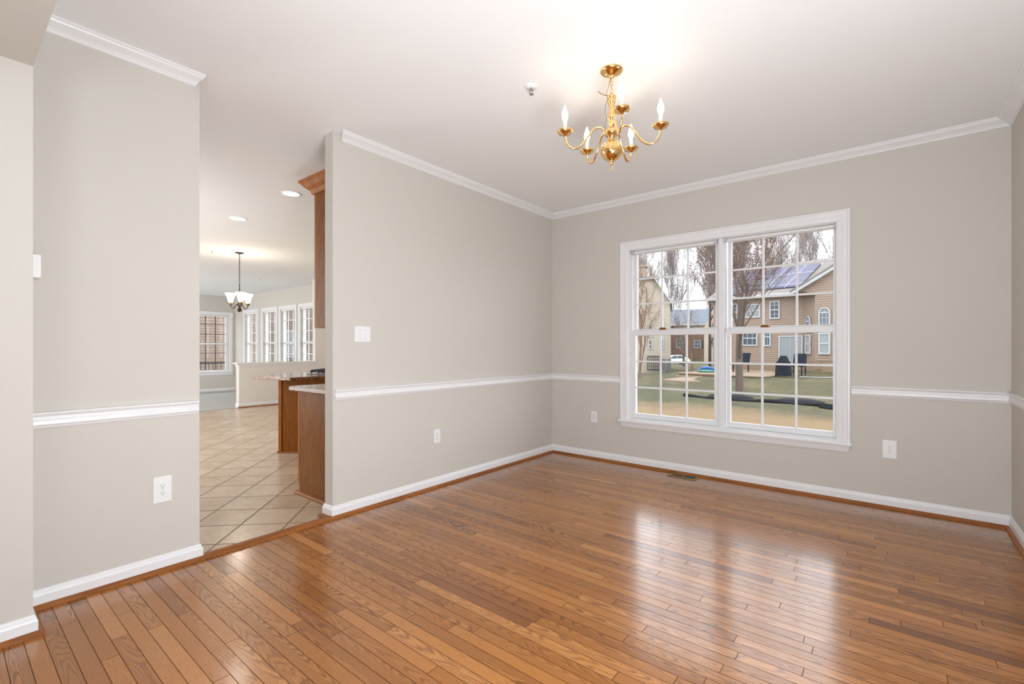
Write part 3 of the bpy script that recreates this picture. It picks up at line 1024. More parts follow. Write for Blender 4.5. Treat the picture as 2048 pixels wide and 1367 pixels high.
def family_window(name, a, b, z0, z1, ax, wc, n, munt='vinyl', nv=2, nh=2):
    """casing outer a..b; ax 'X' = wall along X at y=wc facing -Y; 'Y' = wall along Y at x=wc facing +X"""
    wr = empty(name, (0, 0, 0), kind='structure')

    def B(mb, u0, d0, z0_, u1, d1, z1_):
        if ax == 'X':
            mb.box(u0, wc - d0 * 1, z0_, u1, wc - d1, z1_)
        else:
            mb.box(wc + d0, u0, z0_, wc + d1, u1, z1_)
        return mb
    c = MB()
    B(c, a, 0, z0, a + CW, .02, z1); B(c, b - CW, 0, z0, b, .02, z1); B(c, a + CW, 0, z1 - CW, b - CW, .02, z1)
    B(c, a, 0, z0 - .09, b, .016, z0 - .01)
    c.build('casing', 'trim', wr)
    B(MB(), a - .02, 0, z0 - .01, b + .02, .05, z0 + .012).build('stool', 'trim', wr, bevel=.004)
    ia, ib, iz0, iz1 = a + CW, b - CW, z0 + .012, z1 - CW
    f = MB()
    for (u0, u1, q0, q1) in ((ia, ia + .035, iz0, iz1), (ib - .035, ib, iz0, iz1), (ia + .035, ib - .035, iz0, iz0 + .045), (ia + .035, ib - .035, iz1 - .045, iz1)):
        B(f, u0, -.10, q0, u1, -.05, q1)
    zm = (iz0 + iz1) / 2 - .02
    B(f, ia + .035, -.105, zm - .025, ib - .035, -.04, zm + .025)
    f.build('sash', 'vinyl', wr)
    g = MB()
    for i in range(1, nv + 1):
        u = ia + (ib - ia) * i / (nv + 1) if nv < 3 else 1.05 - .2605 * i
        B(g, u - .01, -.082, iz0, u + .01, -.068, iz1)
    for zz in ([zm + (iz1 - zm) * i / (nh + 1) for i in range(1, nh + 1)] + [iz0 + (zm - iz0) * i / (nh + 1) for i in range(1, nh + 1)]):
        B(g, ia, -.081, zz - .008, ib, -.069, zz + .008)
    g.build('muntins', munt, wr)
    if nv > 3:
        B(MB(), 1.05, -.10, iz0 + .045, ib - .03, -.045, iz1 - .045).build('sash_edge', 'vinyl', wr)
    B(MB(), ia, -.078, iz0, ib, -.075, iz1).build('glass', 'glass', wr)
    return ia, ib, iz0, iz1, zm


def blind(ia, ib, iz0, iz1, ax, wc, label, lower=True):
    r = empty('window_blind', (0, 0, 0), label=label, cat='blind', group='white slat blinds in the family room windows')
    if ax == 'X':
        bx = lambda mb, u0, d0, a0, u1, d1, a1: mb.box(u0, wc + d0, a0, u1, wc + d1, a1)
        sl = lambda mb, z, t: mb.loft([(ia + .01, wc + .012, z), (ia + .01, wc + .058, z + t), (ia + .01, wc + .058, z + t + .003), (ia + .01, wc + .012, z + .003)],
                                     [(ib - .01, wc + .012, z), (ib - .01, wc + .058, z + t), (ib - .01, wc + .058, z + t + .003), (ib - .01, wc + .012, z + .003)])
    else:
        bx = lambda mb, u0, d0, a0, u1, d1, a1: mb.box(wc - d0, u0, a0, wc - d1, u1, a1)
        sl = lambda mb, z, t: mb.loft([(wc - .012, ia + .01, z), (wc - .058, ia + .01, z + t), (wc - .058, ia + .01, z + t + .003), (wc - .012, ia + .01, z + .003)],
                                     [(wc - .012, ib - .01, z), (wc - .058, ib - .01, z + t), (wc - .058, ib - .01, z + t + .003), (wc - .012, ib - .01, z + .003)])
    bx(MB(), ia + .004, .008, iz1 - .05, ib - .004, .062, iz1).build('headrail', 'blind', r)
    s = MB()
    z = iz0 + .05
    while z < iz1 - .06:
        sl(s, z, .002)
        z += .044
    s.build('slats', 'blind', r)
    bx(MB(), ia + .01, .014, iz0 + .004, ib - .01, .056, iz0 + .022).build('bottom_rail', 'blind', r)
    c = MB()
    for u in (ia + .15, ib - .15):
        for d in (.013, .057):
            bx(c, u - .0015, d - .001, iz0 + .02, u + .0015, d + .001, iz1 - .05)
    c.build('cords', 'blind', r)


names = ['leftmost of the four family room windows', 'second of the four family room windows from the left', 'third of the four family room windows from the left', 'rightmost family room window beside the oak wall cabinet']
for i, (a, b) in enumerate(fw):
    ia, ib, q0, q1, zm = family_window(f'window_{i + 3}', a, b, .46, 2.285, 'X', FY, -1)
    blind(ia, ib, q0, q1, 'X', FY, 'white slat blind in the ' + names[i])
ia, ib, q0, q1, zm = family_window('window_2', ey0, ey1, .47, 2.245, 'Y', FX, 1, 'muntin_dk', 5, 2)

# ------------------------------------------------------------------ outdoors: ground
anch = [(0, .5, -.5), (4, .5, -.5), (-1, 5, -.48), (2, 5, -.48), (6, 5, -.45), (0, 10, -.38), (-2, 12.5, -.38), (3, 10, -.38), (-4, 15, -.2), (0, 18, -.1), (4, 18, -.1),
        (0, 23, 0), (4, 23, 0), (-5, 22, -.05), (-5, 26, -.1), (-9.0, 26.5, -.45), (-10.6, 25.8, -.95), (-8.6, 26.6, -.30), (-12, 30, -.7), (-20, 50, -.7), (-15, 62, -.15), (0, 60, 0),
        (20, 40, 0), (12, 12, -.2), (-10, 10, -.7), (-15, 4, -.8), (-30, 20, -.9), (-20, 0, -1), (-30, -10, -1), (-25, 60, -.5), (-6, 18, -.2), (-7, 21, -.35)]


def gz(x, y):
    sw_ = sv = 0
    for ax_, ay_, az_ in anch:
        d = ((x - ax_) ** 2 + (y - ay_) ** 2) + .3
        w_ = 1 / d ** 1.8
        sw_ += w_; sv += w_ * az_
    return sv / sw_


g = MB()
xs = [-60 + i * 1.6 for i in range(70)]
ys = [.16 + (j / 70) ** 1.5 * 110 for j in range(71)]
vv = [[g.b.verts.new((x, y, gz(x, y))) for x in xs] for y in ys]
for j in range(len(ys) - 1):
    for i in range(len(xs) - 1):
        g.b.faces.new((vv[j][i], vv[j][i + 1], vv[j + 1][i + 1], vv[j + 1][i]))
o = struct(g, 'ground', 'grass', smooth=True)
struct(MB().box(-60, -20, -1.3, -12.7, .16, -1.0), 'ground.001', 'grass')


# ---- houses
def lap_wall(mb, x0, x1, z0, z1, y=0, lap=.115, top=None):
    """lapped boards on a wall facing local -Y; top(z) -> (x0, x1) narrows it for a gable"""
    z = z0
    while z < z1 - .01:
        h = min(lap, z1 - z)
        a0, a1 = (x0, x1) if not top else top(z)
        b0, b1 = (x0, x1) if not top else top(z + h)
        if a1 - a0 < .02:
            break
        p = [(a0, y - .022, z), (a1, y - .022, z), (b1, y - .004, z + h), (b0, y - .004, z + h)]
        mb.quad(*p)
        mb.quad((a0, y, z), (a1, y, z), (a1, y - .022, z), (a0, y - .022, z))
        z += h
    return mb


def xwin(root, x0, x1, z0, z1, y=0, nx=1, nz=2, glassm='extglass', fw_=.07, rail_=True, name='window'):
    f = MB()
    frame(f, x0, x1, z0, z1, y - .07, y, fw_)
    if rail_:
        zm = (z0 + z1) / 2
        f.box(x0, y - .06, zm - .03, x1, y, zm + .03)
    for i in range(1, nx + 1):
        x = x0 + (x1 - x0) * i / (nx + 1)
        f.box(x - .012, y - .05, z0, x + .012, y, z1)
    for i in range(1, nz + 1):
        z = z0 + (z1 - z0) * i / (nz + 1)
        f.box(x0, y - .05, z - .010, x1, y, z + .010)
    o = f.build(name, 'extrim', root)
    MB().box(x0 + .02, y - .035, z0 + .02, x1 - .02, y - .025, z1 - .02).build('pane', glassm, o)
    return o


# main neighbour house: local x runs along its back wall
hs = empty('house', (-2.546, 24.445, 0), R(-12), label='tan sided two-storey house with solar panels and arched windows across the lawn', cat='house')
lap_wall(MB(), -2.9, 2.05, .25, 4.05).build('wall', 'siding', hs)
MB().box(-2.9, 0.0, -.4, 12, 8, 4.05).build('body', 'siding', hs)
MB().box(-2.9, -.03, -.4, 2.05, .05, .27).build('foundation', 'concrete', hs)
rf = MB()
rf.loft([(-3.1, -.35, 3.98), (-3.1, -.35, 4.08), (-3.1, 4.2, 6.35), (-3.1, 8.6, 4.1), (-3.1, 8.6, 4.0)], [(12, -.35, 3.98), (12, -.35, 4.08), (12, 4.2, 6.35), (12, 8.6, 4.1), (12, 8.6, 4.0)])
rf.build('roof', 'roofbrown', hs)
MB().box(-3.1, -.45, 3.96, 2.0, -.35, 4.09).build('gutter', 'extrim', hs)
sl = 2.27 / 4.55
for (x0, x1, t0, t1) in ((-.95, 1.75, .12, .80), (-2.6, -1.15, .02, .34), (-2.6, -1.0, .42, .78)):
    ya, yb = -.35 + 4.55 * t0, -.35 + 4.55 * t1
    za, zb = 4.08 + 2.27 * t0, 4.08 + 2.27 * t1
    MB().loft([(x0, ya, za + .04), (x0, yb, zb + .04), (x0, yb, zb + .09), (x0, ya, za + .09)], [(x1, ya, za + .04), (x1, yb, zb + .04), (x1, yb, zb + .09), (x1, ya, za + .09)]).build('solar_panel', 'solar', hs)
xwin(hs, .33, .86, 2.74, 3.72, nx=1, nz=3)
xwin(hs, -1.95, -1.40, 2.74, 3.72, nx=1, nz=3)
xwin(hs, -1.0, -.15, 2.85, 3.62, nx=2, nz=2, glassm='blindglass')
xwin(hs, .03, .40, 1.25, 2.29, nx=1, nz=1)
xwin(hs, -1.15, -.30, 1.28, 2.15, nx=2, nz=1)
dr = xwin(hs, .80, 1.98, .34, 1.82, nx=1, nz=0, rail_=False, glassm='blindglass', name='patio_door')
# projecting wing with gable
BX = 2.85
wg = MB()
gx = lambda z: (BX - .0, BX + 3.6) if z < 3.92 else (BX - .85 + (z - 3.92) * 1.73, BX + 3.6)
lap_wall(wg, BX, BX + 3.6, .55, 6.0, y=-1.0, top=gx)
wg.build('wing_wall', 'siding', hs)
b = MB()
b.prism([(2.0, 0), (BX, -.985), (BX + 3.6, -.985), (BX + 3.6, 2), (2.0, 2)], -.1, 4.0)
b.build('wing_body', 'siding', hs)
MB().prism([(2.0, -.02), (BX - .02, -1.02), (BX + 3.0, -1.02), (BX + 3.0, -.9), (2.1, 0)], -.1, .5).build('wing_base', 'concrete', hs)
MB().prism([(BX - .02, -1.06), (BX + .28, -1.06), (BX + .28, -1.01), (BX - .02, -1.01)], .1, .52).build('access_panel', 'wood', hs)
XL = BX - 1.05
rk = MB()
rk.loft([(XL, -1.25, 3.80), (XL, -.95, 3.80), (XL, -.95, 3.98), (XL, -1.25, 3.98)], [(BX + 2.6, -1.25, 5.90), (BX + 2.6, -.95, 5.90), (BX + 2.6, -.95, 6.08), (BX + 2.6, -1.25, 6.08)])
rk.build('rake_board', 'extrim', hs)
rk = MB()
rk.loft([(XL, -1.3, 3.98), (XL, 3.0, 3.98), (XL, 3.0, 4.04), (XL, -1.3, 4.04)], [(BX + 2.6, -1.3, 6.08), (BX + 2.6, 3.0, 6.08), (BX + 2.6, 3.0, 6.14), (BX + 2.6, -1.3, 6.14)])
rk.build('wing_roof', 'roofbrown', hs)
MB().box(XL + .1, -1.2, 3.80, BX - .0, -.95, 3.90).build('eave_return', 'wood', hs)
rv = MB().lathe([(0, 0), (.16, 0), (.14, .12), (.07, .2), (.07, .45), (.12, .5), (.12, .58), (0, .6)], (3.2, 2.4, 5.4), 12)
rv.build('roof_vent', 'steel', hs)
MB().lathe([(0, 0), (.1, 0), (.08, .3), (0, .3)], (1.75, 3.3, 5.8), 10).build('roof_vent', 'extrim', hs)


def arch_window(root, x0, x1, z0, z1, y, rot=None, org=None):
    """rectangular light with an arched fan light above"""
    f = MB()
    ra = (x1 - x0) / 2
    cx = (x0 + x1) / 2
    T = (lambda p: tuple(rot @ Vector(p) + org)) if rot else (lambda p: p)

    def bx(a0, y0, b0, a1, y1, b1):
        n0 = len(f.b.verts)
        f.box(a0, y0, b0, a1, y1, b1)
        if rot:
            f.b.verts.ensure_lookup_table()
            for v in f.b.verts[n0:]:
                v.co = Vector(T(v.co))
    for (a0, b0, a1, b1) in ((x0, z0, x0 + .06, z1), (x1 - .06, z0, x1, z1), (x0, z0, x1, z0 + .06), (x0, z1 - .03, x1, z1 + .03)):
        bx(a0, y - .07, b0, a1, y, b1)
    for i in (1, 2):
        x = x0 + (x1 - x0) * i / 3
        bx(x - .010, y - .05, z0, x + .010, y, z1)
        z = z0 + (z1 - z0) * i / 3
        bx(x0, y - .05, z - .010, x1, y, z + .010)
    f.tube([T((cx + (ra - .03) * math.cos(a), y - .035, z1 + (ra - .03) * math.sin(a))) for a in [PI * i / 14 for i in range(15)]], .032, 6)
    for a in (PI * .25, PI * .5, PI * .75):
        f.tube([T((cx, y - .035, z1)), T((cx + ra * math.cos(a), y - .035, z1 + ra * math.sin(a)))], .011, 4)
    o = f.build('arched_window', 'extrim', root)
    p = MB()
    ring = [T((x0 + .03, y - .03, z0 + .03)), T((x1 - .03, y - .03, z0 + .03))] + [T((cx + (ra - .03) * math.cos(a), y - .03, z1 + (ra - .03) * math.sin(a))) for a in [PI * i / 14 for i in range(15)]]
    ring2 = [T((x0 + .03, y - .02, z0 + .03)), T((x1 - .03, y - .02, z0 + .03))] + [T((cx + (ra - .03) * math.cos(a), y - .02, z1 + (ra - .03) * math.sin(a))) for a in [PI * i / 14 for i in range(15)]]
    p.loft(ring, ring2).build('pane', 'extglass', o)
    return o


arch_window(hs, BX + .17, BX + .67, 2.12, 2.88, -1.02)
xwin(hs, BX + .17, BX + .67, .86, 1.90, y=-1.02, nx=0, nz=1, glassm='blindglass')
# windows on the slanted bay side
dv = Vector((BX - 2.0, -.985, 0)).normalized()
ang = math.atan2(dv.y, dv.x)
rot = Matrix.Rotation(ang, 3, 'Z')
org = Vector((2.0, -.0, 0))
nrm = -.02
arch_window(hs, .35, .90, 1.95, 2.50, nrm, rot, org)
f = empty('bay_side', (2.0, 0, 0), ang)
f.parent = hs
ow = xwin(f, .35, .90, .86, 1.85, y=nrm, nx=0, nz=1, glassm='blindglass')
bpy.context.view_layer.update()
for c_ in list(f.children):
    mw = Matrix.Translation((2.0, 0, 0)) @ Matrix.Rotation(ang, 4, 'Z')
    c_.parent = hs
    c_.matrix_local = mw
bpy.data.objects.remove(f)

# left neighbour house
lh = empty('house', (-9.831, 26.258, 0), R(20), label='cream sided house at the left edge of the window view, beside the air conditioners', cat='house')
gp = lambda z: (-6, 1.29) if z < 4.2 else (-6, 1.29 - (z - 4.2) * .62)
lap_wall(MB(), -6, 1.29, -.75, 6.0, top=gp).build('wall', 'siding_lt', lh)
MB().prism([(-6, .0), (1.28, .0), (1.28, 9), (-6, 9)], -1.4, 4.2).build('body', 'siding_lt', lh)
MB().box(-6, -.03, -1.4, 1.29, .02, -.74).build('foundation', 'concrete', lh)
MB().loft([(-6.3, -.3, 5.95), (-6.3, 4, 7.4), (-6.3, 8.5, 6.0), (-6.3, 8.5, 5.8), (-6.3, -.3, 5.8)], [(.35, -.3, 5.95), (.35, 4, 6.4), (.35, 8.5, 6.0), (.35, 8.5, 5.8), (.35, -.3, 5.8)]).build('roof', 'roofgrey', lh)
MB().loft([(.25, -.35, 5.85), (.25, 8, 5.85), (.25, 8, 6.03), (.25, -.35, 6.03)], [(1.42, -.35, 4.05), (1.42, 8, 4.05), (1.42, 8, 4.2), (1.42, -.35, 4.2)]).build('rake_board', 'extrim', lh)
xwin(lh, -.10, .16, 1.05, 1.72, nx=0, nz=0)
xwin(lh, -.10, .16, 1.90, 2.75, nx=0, nz=0)
xwin(lh, .72, .90, 1.05, 1.80, nx=0, nz=0)
xwin(lh, .72, .90, 2.15, 2.95, nx=0, nz=0)
MB().box(-1.6, 1.0, 5.5, -.35, 1.8, 6.95).box(-1.68, .92, 6.85, -.27, 1.88, 7.0).build('chimney', 'siding', lh)

# brick house with blue-grey roof behind
bh = empty('house', (-18.2, 57, 0), R(16), label='dark brick house with blue-grey roof and white gable in the middle distance', cat='house')
MB().box(-4, 0, -.6, 3.0, 7, 4.2).build('body', 'brickred', bh)
MB().loft([(-4.6, -.4, 4.15), (-4.6, 4, 6.4), (-4.6, 8, 4.15)], [(3.2, -.4, 4.15), (3.2, 4, 6.4), (3.2, 8, 4.15)]).build('roof', 'roofgrey', bh)
MB().box(-1.1, -.06, 3.0, 2.9, 0, 4.1).build('upper_siding', 'siding_lt', bh)
MB().box(-4, -.45, 4.0, 3.2, -.35, 4.2).build('gutter', 'extrim', bh)
for x0 in (-1.0, .4, 1.7):
    xwin(bh, x0, x0 + .75, 3.1, 3.9, y=-.07, nx=1, nz=1)
xwin(bh, -.9, .0, 1.1, 2.3, nx=1, nz=2)
xwin(bh, 1.3, 2.1, 1.1, 2.1, nx=1, nz=1)
MB().box(2.15, -.05, 1.1, 2.4, 0, 2.1).build('shutter', 'slot', bh)
MB().loft([(-5.2, -2.2, 3.9), (-3.4, -2.2, 4.9), (-1.6, -2.2, 3.9)], [(-5.2, 1, 3.9), (-3.4, 1, 4.9), (-1.6, 1, 3.9)]).build('porch_gable', 'extrim', bh)
MB().box(-5.0, -2.1, -.6, -1.8, 0, 3.9).build('porch', 'bricktan', bh)

# pale house to the right of it
ph = empty('house', (-11.2, 50, 0), R(8), label='pale house with steep gable seen behind bare branches right of the brick house', cat='house')
lap_wall(MB(), -2.2, 0, 0, 6.2, lap=.2, top=lambda z: (-2.2 if z < 3.4 else -2.2 + (z - 3.4) * .5, 0)).build('wall', 'siding_lt', ph)
MB().box(-2.2, 0, -.5, 0, 8, 3.4).build('body', 'siding_lt', ph)
MB().box(0, -1.0, -.5, 6.5, 8, 6.6).build('brick_wing', 'bricktan', ph)
xwin(ph, -1.7, -1.1, 1.2, 2.4, nx=1, nz=1)
xwin(ph, .8, 1.8, 1.2, 2.6, y=-1.0, nx=1, nz=2)
xwin(ph, .8, 1.8, 3.6, 5.0, y=-1.0, nx=1, nz=2)
MB().loft([(-.3, -1.4, 6.5), (-.3, 3.5, 8.6), (-.3, 8.4, 6.5)], [(6.8, -1.4, 6.5), (6.8, 3.5, 8.6), (6.8, 8.4, 6.5)]).build('roof', 'roofbrown', ph)

# neighbours seen from the family room
sh = empty('house', (-19.5, -3, -1.0), 0, label='tan sided house wall with a window outside the end window of the family room', cat='house')
w_ = lap_wall(MB(), -6, 8, 0, 7).build('wall', 'siding', sh)
w_.rotation_euler = (0, 0, R(90))
MB().box(-8, -6, 0, -.03, 8, 7).build('body', 'siding', sh)
f = MB()
for (a0, b0, a1, b1) in ((2.95, 1.75, 3.03, 4.05), (4.75, 1.75, 4.83, 4.05), (2.95, 1.75, 4.83, 1.85), (2.95, 3.95, 4.83, 4.05), (2.95, 2.85, 4.83, 2.93), (3.85, 1.75, 3.89, 4.05)):
    f.box(.0, a0, b0, .07, a1, b1)
o = f.build('window', 'extrim', sh)
MB().box(.02, 2.99, 1.8, .03, 4.79, 4.0).build('pane', 'extglass', o)
rl = empty('deck_railing', (-14.4, 1, -1.0), label='black metal deck railing outside the end window of the family room', cat='railing')
MB().box(-.025, -4, 1.66, .025, 3.5, 1.70).build('top_rail', 'railing', rl)
MB().box(-.02, -4, .88, .02, 3.5, .91).build('bottom_rail', 'railing', rl)
m_ = MB()
for i in range(64):
    m_.box(-.008, -4 + i * .117, .9, .008, -3.984 + i * .117, 1.67)
m_.build('balusters', 'railing', rl)
m_ = MB()
for y_ in (-3.98, -1.5, 1.0, 3.46):
    m_.box(-.04, y_ - .04, 0, .04, y_ + .04, 1.75)
m_.build('posts', 'railing', rl)
MB().box(-1.6, -4, .75, .1, 3.5, .88).build('deck_boards', 'wood', rl)
kh = empty('house', (-26, 8.5, -1.0), R(6), label='brown brick house outside the row of four family room windows', cat='house')
MB().box(-14, 0, 0, 13.5, 8, 7.5).build('body', 'bricktan', kh)
for x0 in (-8, -3.5, 1, 5.5, 9.5):
    xwin(kh, x0, x0 + 1.3, 1.6, 3.2, nx=1, nz=2)
    xwin(kh, x0, x0 + 1.3, 4.6, 6.2, nx=1, nz=2)
MB().box(-14, -.1, 0, 13.5, 0, 1.25).build('plinth', 'brickred', kh)

# ---- patio, path, lawn objects
pt = empty('patio', (-2.4, 20.4, 0), R(-12), label='raised tan concrete patio with paver edge behind the tan house', cat='patio')
MB().box(-2.3, -2.35, -.6, 1.6, 3.0, -.10).build('edge_wall', 'stone', pt)
MB().box(-2.35, -2.40, -.10, 1.65, 3.0, -.04).build('slab', 'concrete', pt, bevel=.01)
MB().box(-2.3, -2.75, -.6, -1.0, -2.4, -.17).build('step', 'concrete', pt)
pth = tag(MB().prism([(-4.57, 14.93), (-3.61, 14.57), (-3.0, 15.06), (-3.57, 15.85), (-3.84, 17.45), (-4.50, 17.2)], -.33, -.165).build('garden_path', 'concrete'), 'tan concrete path pad in the lawn leading to the patio step', 'path')
ed = []
for i in range(40):
    x = -2.2 + i * .125
    y = 10.62 - .06 * i * .125 + .12 * math.sin(x * 2.1)
    ed.append((x, y, gz(x, y) + .03 + (.02 * math.sin(x * 5))))
leg = MB().tube(ed, .055, 8)
tag(leg.build('lawn_edging', 'blackplastic', smooth=True), 'black plastic edging strip lying across the lawn', 'edging')
for (cx, cy, rx, lab) in ((-.95, 11.35, .75, 'dark mulch ring patch around the foot of the lawn tree'), (.95, 11.25, .7, 'dark low mulch mound behind the edging strip, centre of the right sash')):
    mb = MB()
    mb.lathe([(0, .10), (.5, .085), (.85, .045), (1.0, -.05)], (0, 0, 0), 20)
    o = mb.build('mulch_bed', 'blackplastic', smooth=True)
    o.scale = (rx, .42, 1)
    o.location = (cx, cy, gz(cx, cy) + .0)
    tag(o, lab, 'mulch bed')
edb = MB().tube([(1.55 + .1 * i, 10.05 - .05 * i, gz(1.5, 10) + .03) for i in range(6)], .035, 6)
tag(edb.build('drain_pipe', 'blackplastic', smooth=True), 'short black pipe end lying before the lawn edging', 'pipe')

gl = empty('barbecue_grill', (-.80, 18.95, -.04), R(-12), label='barbecue grill under a dark fitted cover on the patio', cat='grill')
mb = MB()
mb.loft([(-.55, -.3, 0), (.55, -.3, 0), (.55, .3, 0), (-.55, .3, 0)], [(-.48, -.28, .72), (.48, -.28, .72), (.48, .28, .72), (-.48, .28, .72)])
mb.build('cover_skirt', 'cover', gl, bevel=.04)
mb = MB()
mb.loft([(-.40, -.28, .70), (.40, -.28, .70), (.40, .28, .70), (-.40, .28, .70)], [(-.22, -.14, 1.04), (.22, -.14, 1.04), (.22, .14, 1.04), (-.22, .14, 1.04)])
mb.build('cover_hood', 'cover', gl, bevel=.06)
for s in (-1, 1):
    MB().box(s * .5 - .03, -.2, 0, s * .5 + .03, .2, .1).build('wheel_frame', 'tyre', gl)
gl.scale = (.50, .7, .84)
gl.location.x += .1


def patio_chair(x, y, rz, label):
    r = empty('patio_chair', (x, y, -.04), rz, label=label, cat='chair', group='dark patio chairs')
    MB().box(-.27, -.27, .38, .27, .27, .44).build('seat', 'cover', r, bevel=.01)
    MB().loft([(-.27, .22, .42), (.27, .22, .42), (.27, .27, .42), (-.27, .27, .42)], [(-.25, .36, .95), (.25, .36, .95), (.25, .41, .95), (-.25, .41, .95)]).build('backrest', 'cover', r)
    for a in (-1, 1):
        for b_ in (-1, 1):
            MB().box(a * .24 - .02, b_ * .24 - .02, 0, a * .24 + .02, b_ * .24 + .02, .4).build('leg', 'cover', r)


patio_chair(-3.75, 21.0, R(20), 'dark patio chair behind the foot of the lawn tree')
patio_chair(-2.95, 21.2, R(-30), 'dark patio chair just right of the lawn tree trunk')
patio_chair(-.30, 19.9, R(-10), 'dark patio chair right of the covered grill')
pool = empty('paddling_pool', (-4.2, 19.9, -.03), label='blue and teal plastic paddling pool on the left end of the patio', cat='paddling pool')
MB().lathe([(0, 0), (.62, 0), (.66, .10), (.60, .13), (.58, .04), (0, .03)], seg=20).build('basin', 'teal', pool, smooth=True)
mb = MB().tube([(-.55, 0, .10), (-.3, .1, .26), (.1, 0, .30), (.4, .05, .20), (.62, 0, .38)], [.03, .10, .12, .09, .04], 8)
mb.build('slide', 'blue', pool, smooth=True)
pool.scale = (.72, .72, .72)

# air conditioners, meter, lattice and car by the left house


def ac(x, y, label):
    z = gz(x, y)
    r = empty('air_conditioner', (x, y, z), R(20), label=label, cat='air conditioner', group='air conditioners beside the cream house')
    MB().box(-.38, -.38, 0, .38, .38, .82).build('housing', 'acgrey', r, bevel=.03)
    mb = MB()
    for i in range(9):
        mb.box(-.36 + i * .085, -.40, .08, -.34 + i * .085, -.38, .76)
    mb.build('grille', 'railing', r)
    MB().lathe([(0, .82), (.3, .82), (.3, .86), (0, .86)], seg=16).build('fan_guard', 'railing', r)
    r.scale = (.34, .34, .95)


ac(-8.55, 25.5, 'grey air conditioner near the right corner of the cream house, farther from the white car')
ac(-8.35, 25.79, 'grey air conditioner at the very corner of the cream house, nearer the white car')
lt = empty('lattice_panel', (-9.42, 26.05, -.35), R(20), label='black lattice screen standing against the cream house', cat='screen')
mb = MB()
for i in range(8):
    mb.box(-.45 + i * .12, 0, 0, -.42 + i * .12, .03, .95)
for i in range(5):
    mb.box(-.45, 0, .05 + i * .21, .45, .025, .08 + i * .21)
mb.build('slats', 'railing', lt)
mb = MB()
frame(mb, -.48, .48, 0, .98, -.02, .04, .05)
mb.build('frame', 'railing', lt)

ca = empty('car', (-15.51, 46.13, -.62), R(39), label='white car parked beyond the lawn between the cream and brick houses', cat='car')
mb = MB()
side = [(-2.3, .25), (-2.3, .70), (-1.9, .86), (-1.0, .94), (-.35, 1.38), (.9, 1.42), (1.7, 1.0), (2.25, .92), (2.3, .3)]
mb.loft([(x, -.85, z) for x, z in side], [(x, .85, z) for x, z in side])
mb.build('body', 'carwhite', ca, bevel=.06)
for s in (-1, 1):
    mb = MB()
    gsd = [(-.85, .95), (-.28, 1.30), (.25, 1.33), (.25, .95)]
    mb.loft([(x, s * .86, z) for x, z in gsd], [(x, s * .84, z) for x, z in gsd])
    gsd = [(.32, .95), (.32, 1.33), (.85, 1.34), (1.45, 1.0)]
    mb.loft([(x, s * .86, z) for x, z in gsd], [(x, s * .84, z) for x, z in gsd])
    mb.build('window', 'extglass', ca)
    for x in (-1.45, 1.45):
        MB().lathe([(0, -.1), (.33, -.1), (.33, .1), (0, .1)], (x, s * .8, .30), 18, Matrix.Rotation(PI / 2, 3, 'X')).build('wheel', 'tyre', ca)
ca.scale = (.72, .72, .78)
ca.location.z = -.12 + gz(-15.51, 46.13) + .03

wtb = empty('storage_box', (1.98, 20.9, 0), R(-12), label='white slatted box on the grass at the right end of the tan house', cat='storage box')
mb = MB()
for i in range(5):
    mb.box(-.3, -.2, .06 + i * .13, .3, .2, .15 + i * .13)
mb.build('slats', 'extrim', wtb)
mb = MB()
for a in (-1, 1):
    for b_ in (-1, 1):
        mb.box(a * .28 - .03, b_ * .18 - .03, 0, a * .28 + .03, b_ * .18 + .03, .72)
mb.build('posts', 'extrim', wtb)
hp = [(-.1 + .13 * i, 18.9 + .04 * i + .15 * math.sin(i * .8), gz(-.1 + .13 * i, 18.9 + .04 * i) + .03) for i in range(16)]
tag(MB().tube(hp, .018, 6).build('garden_hose', 'extrim', smooth=True), 'pale garden hose lying on the grass before the bay of the tan house', 'hose')


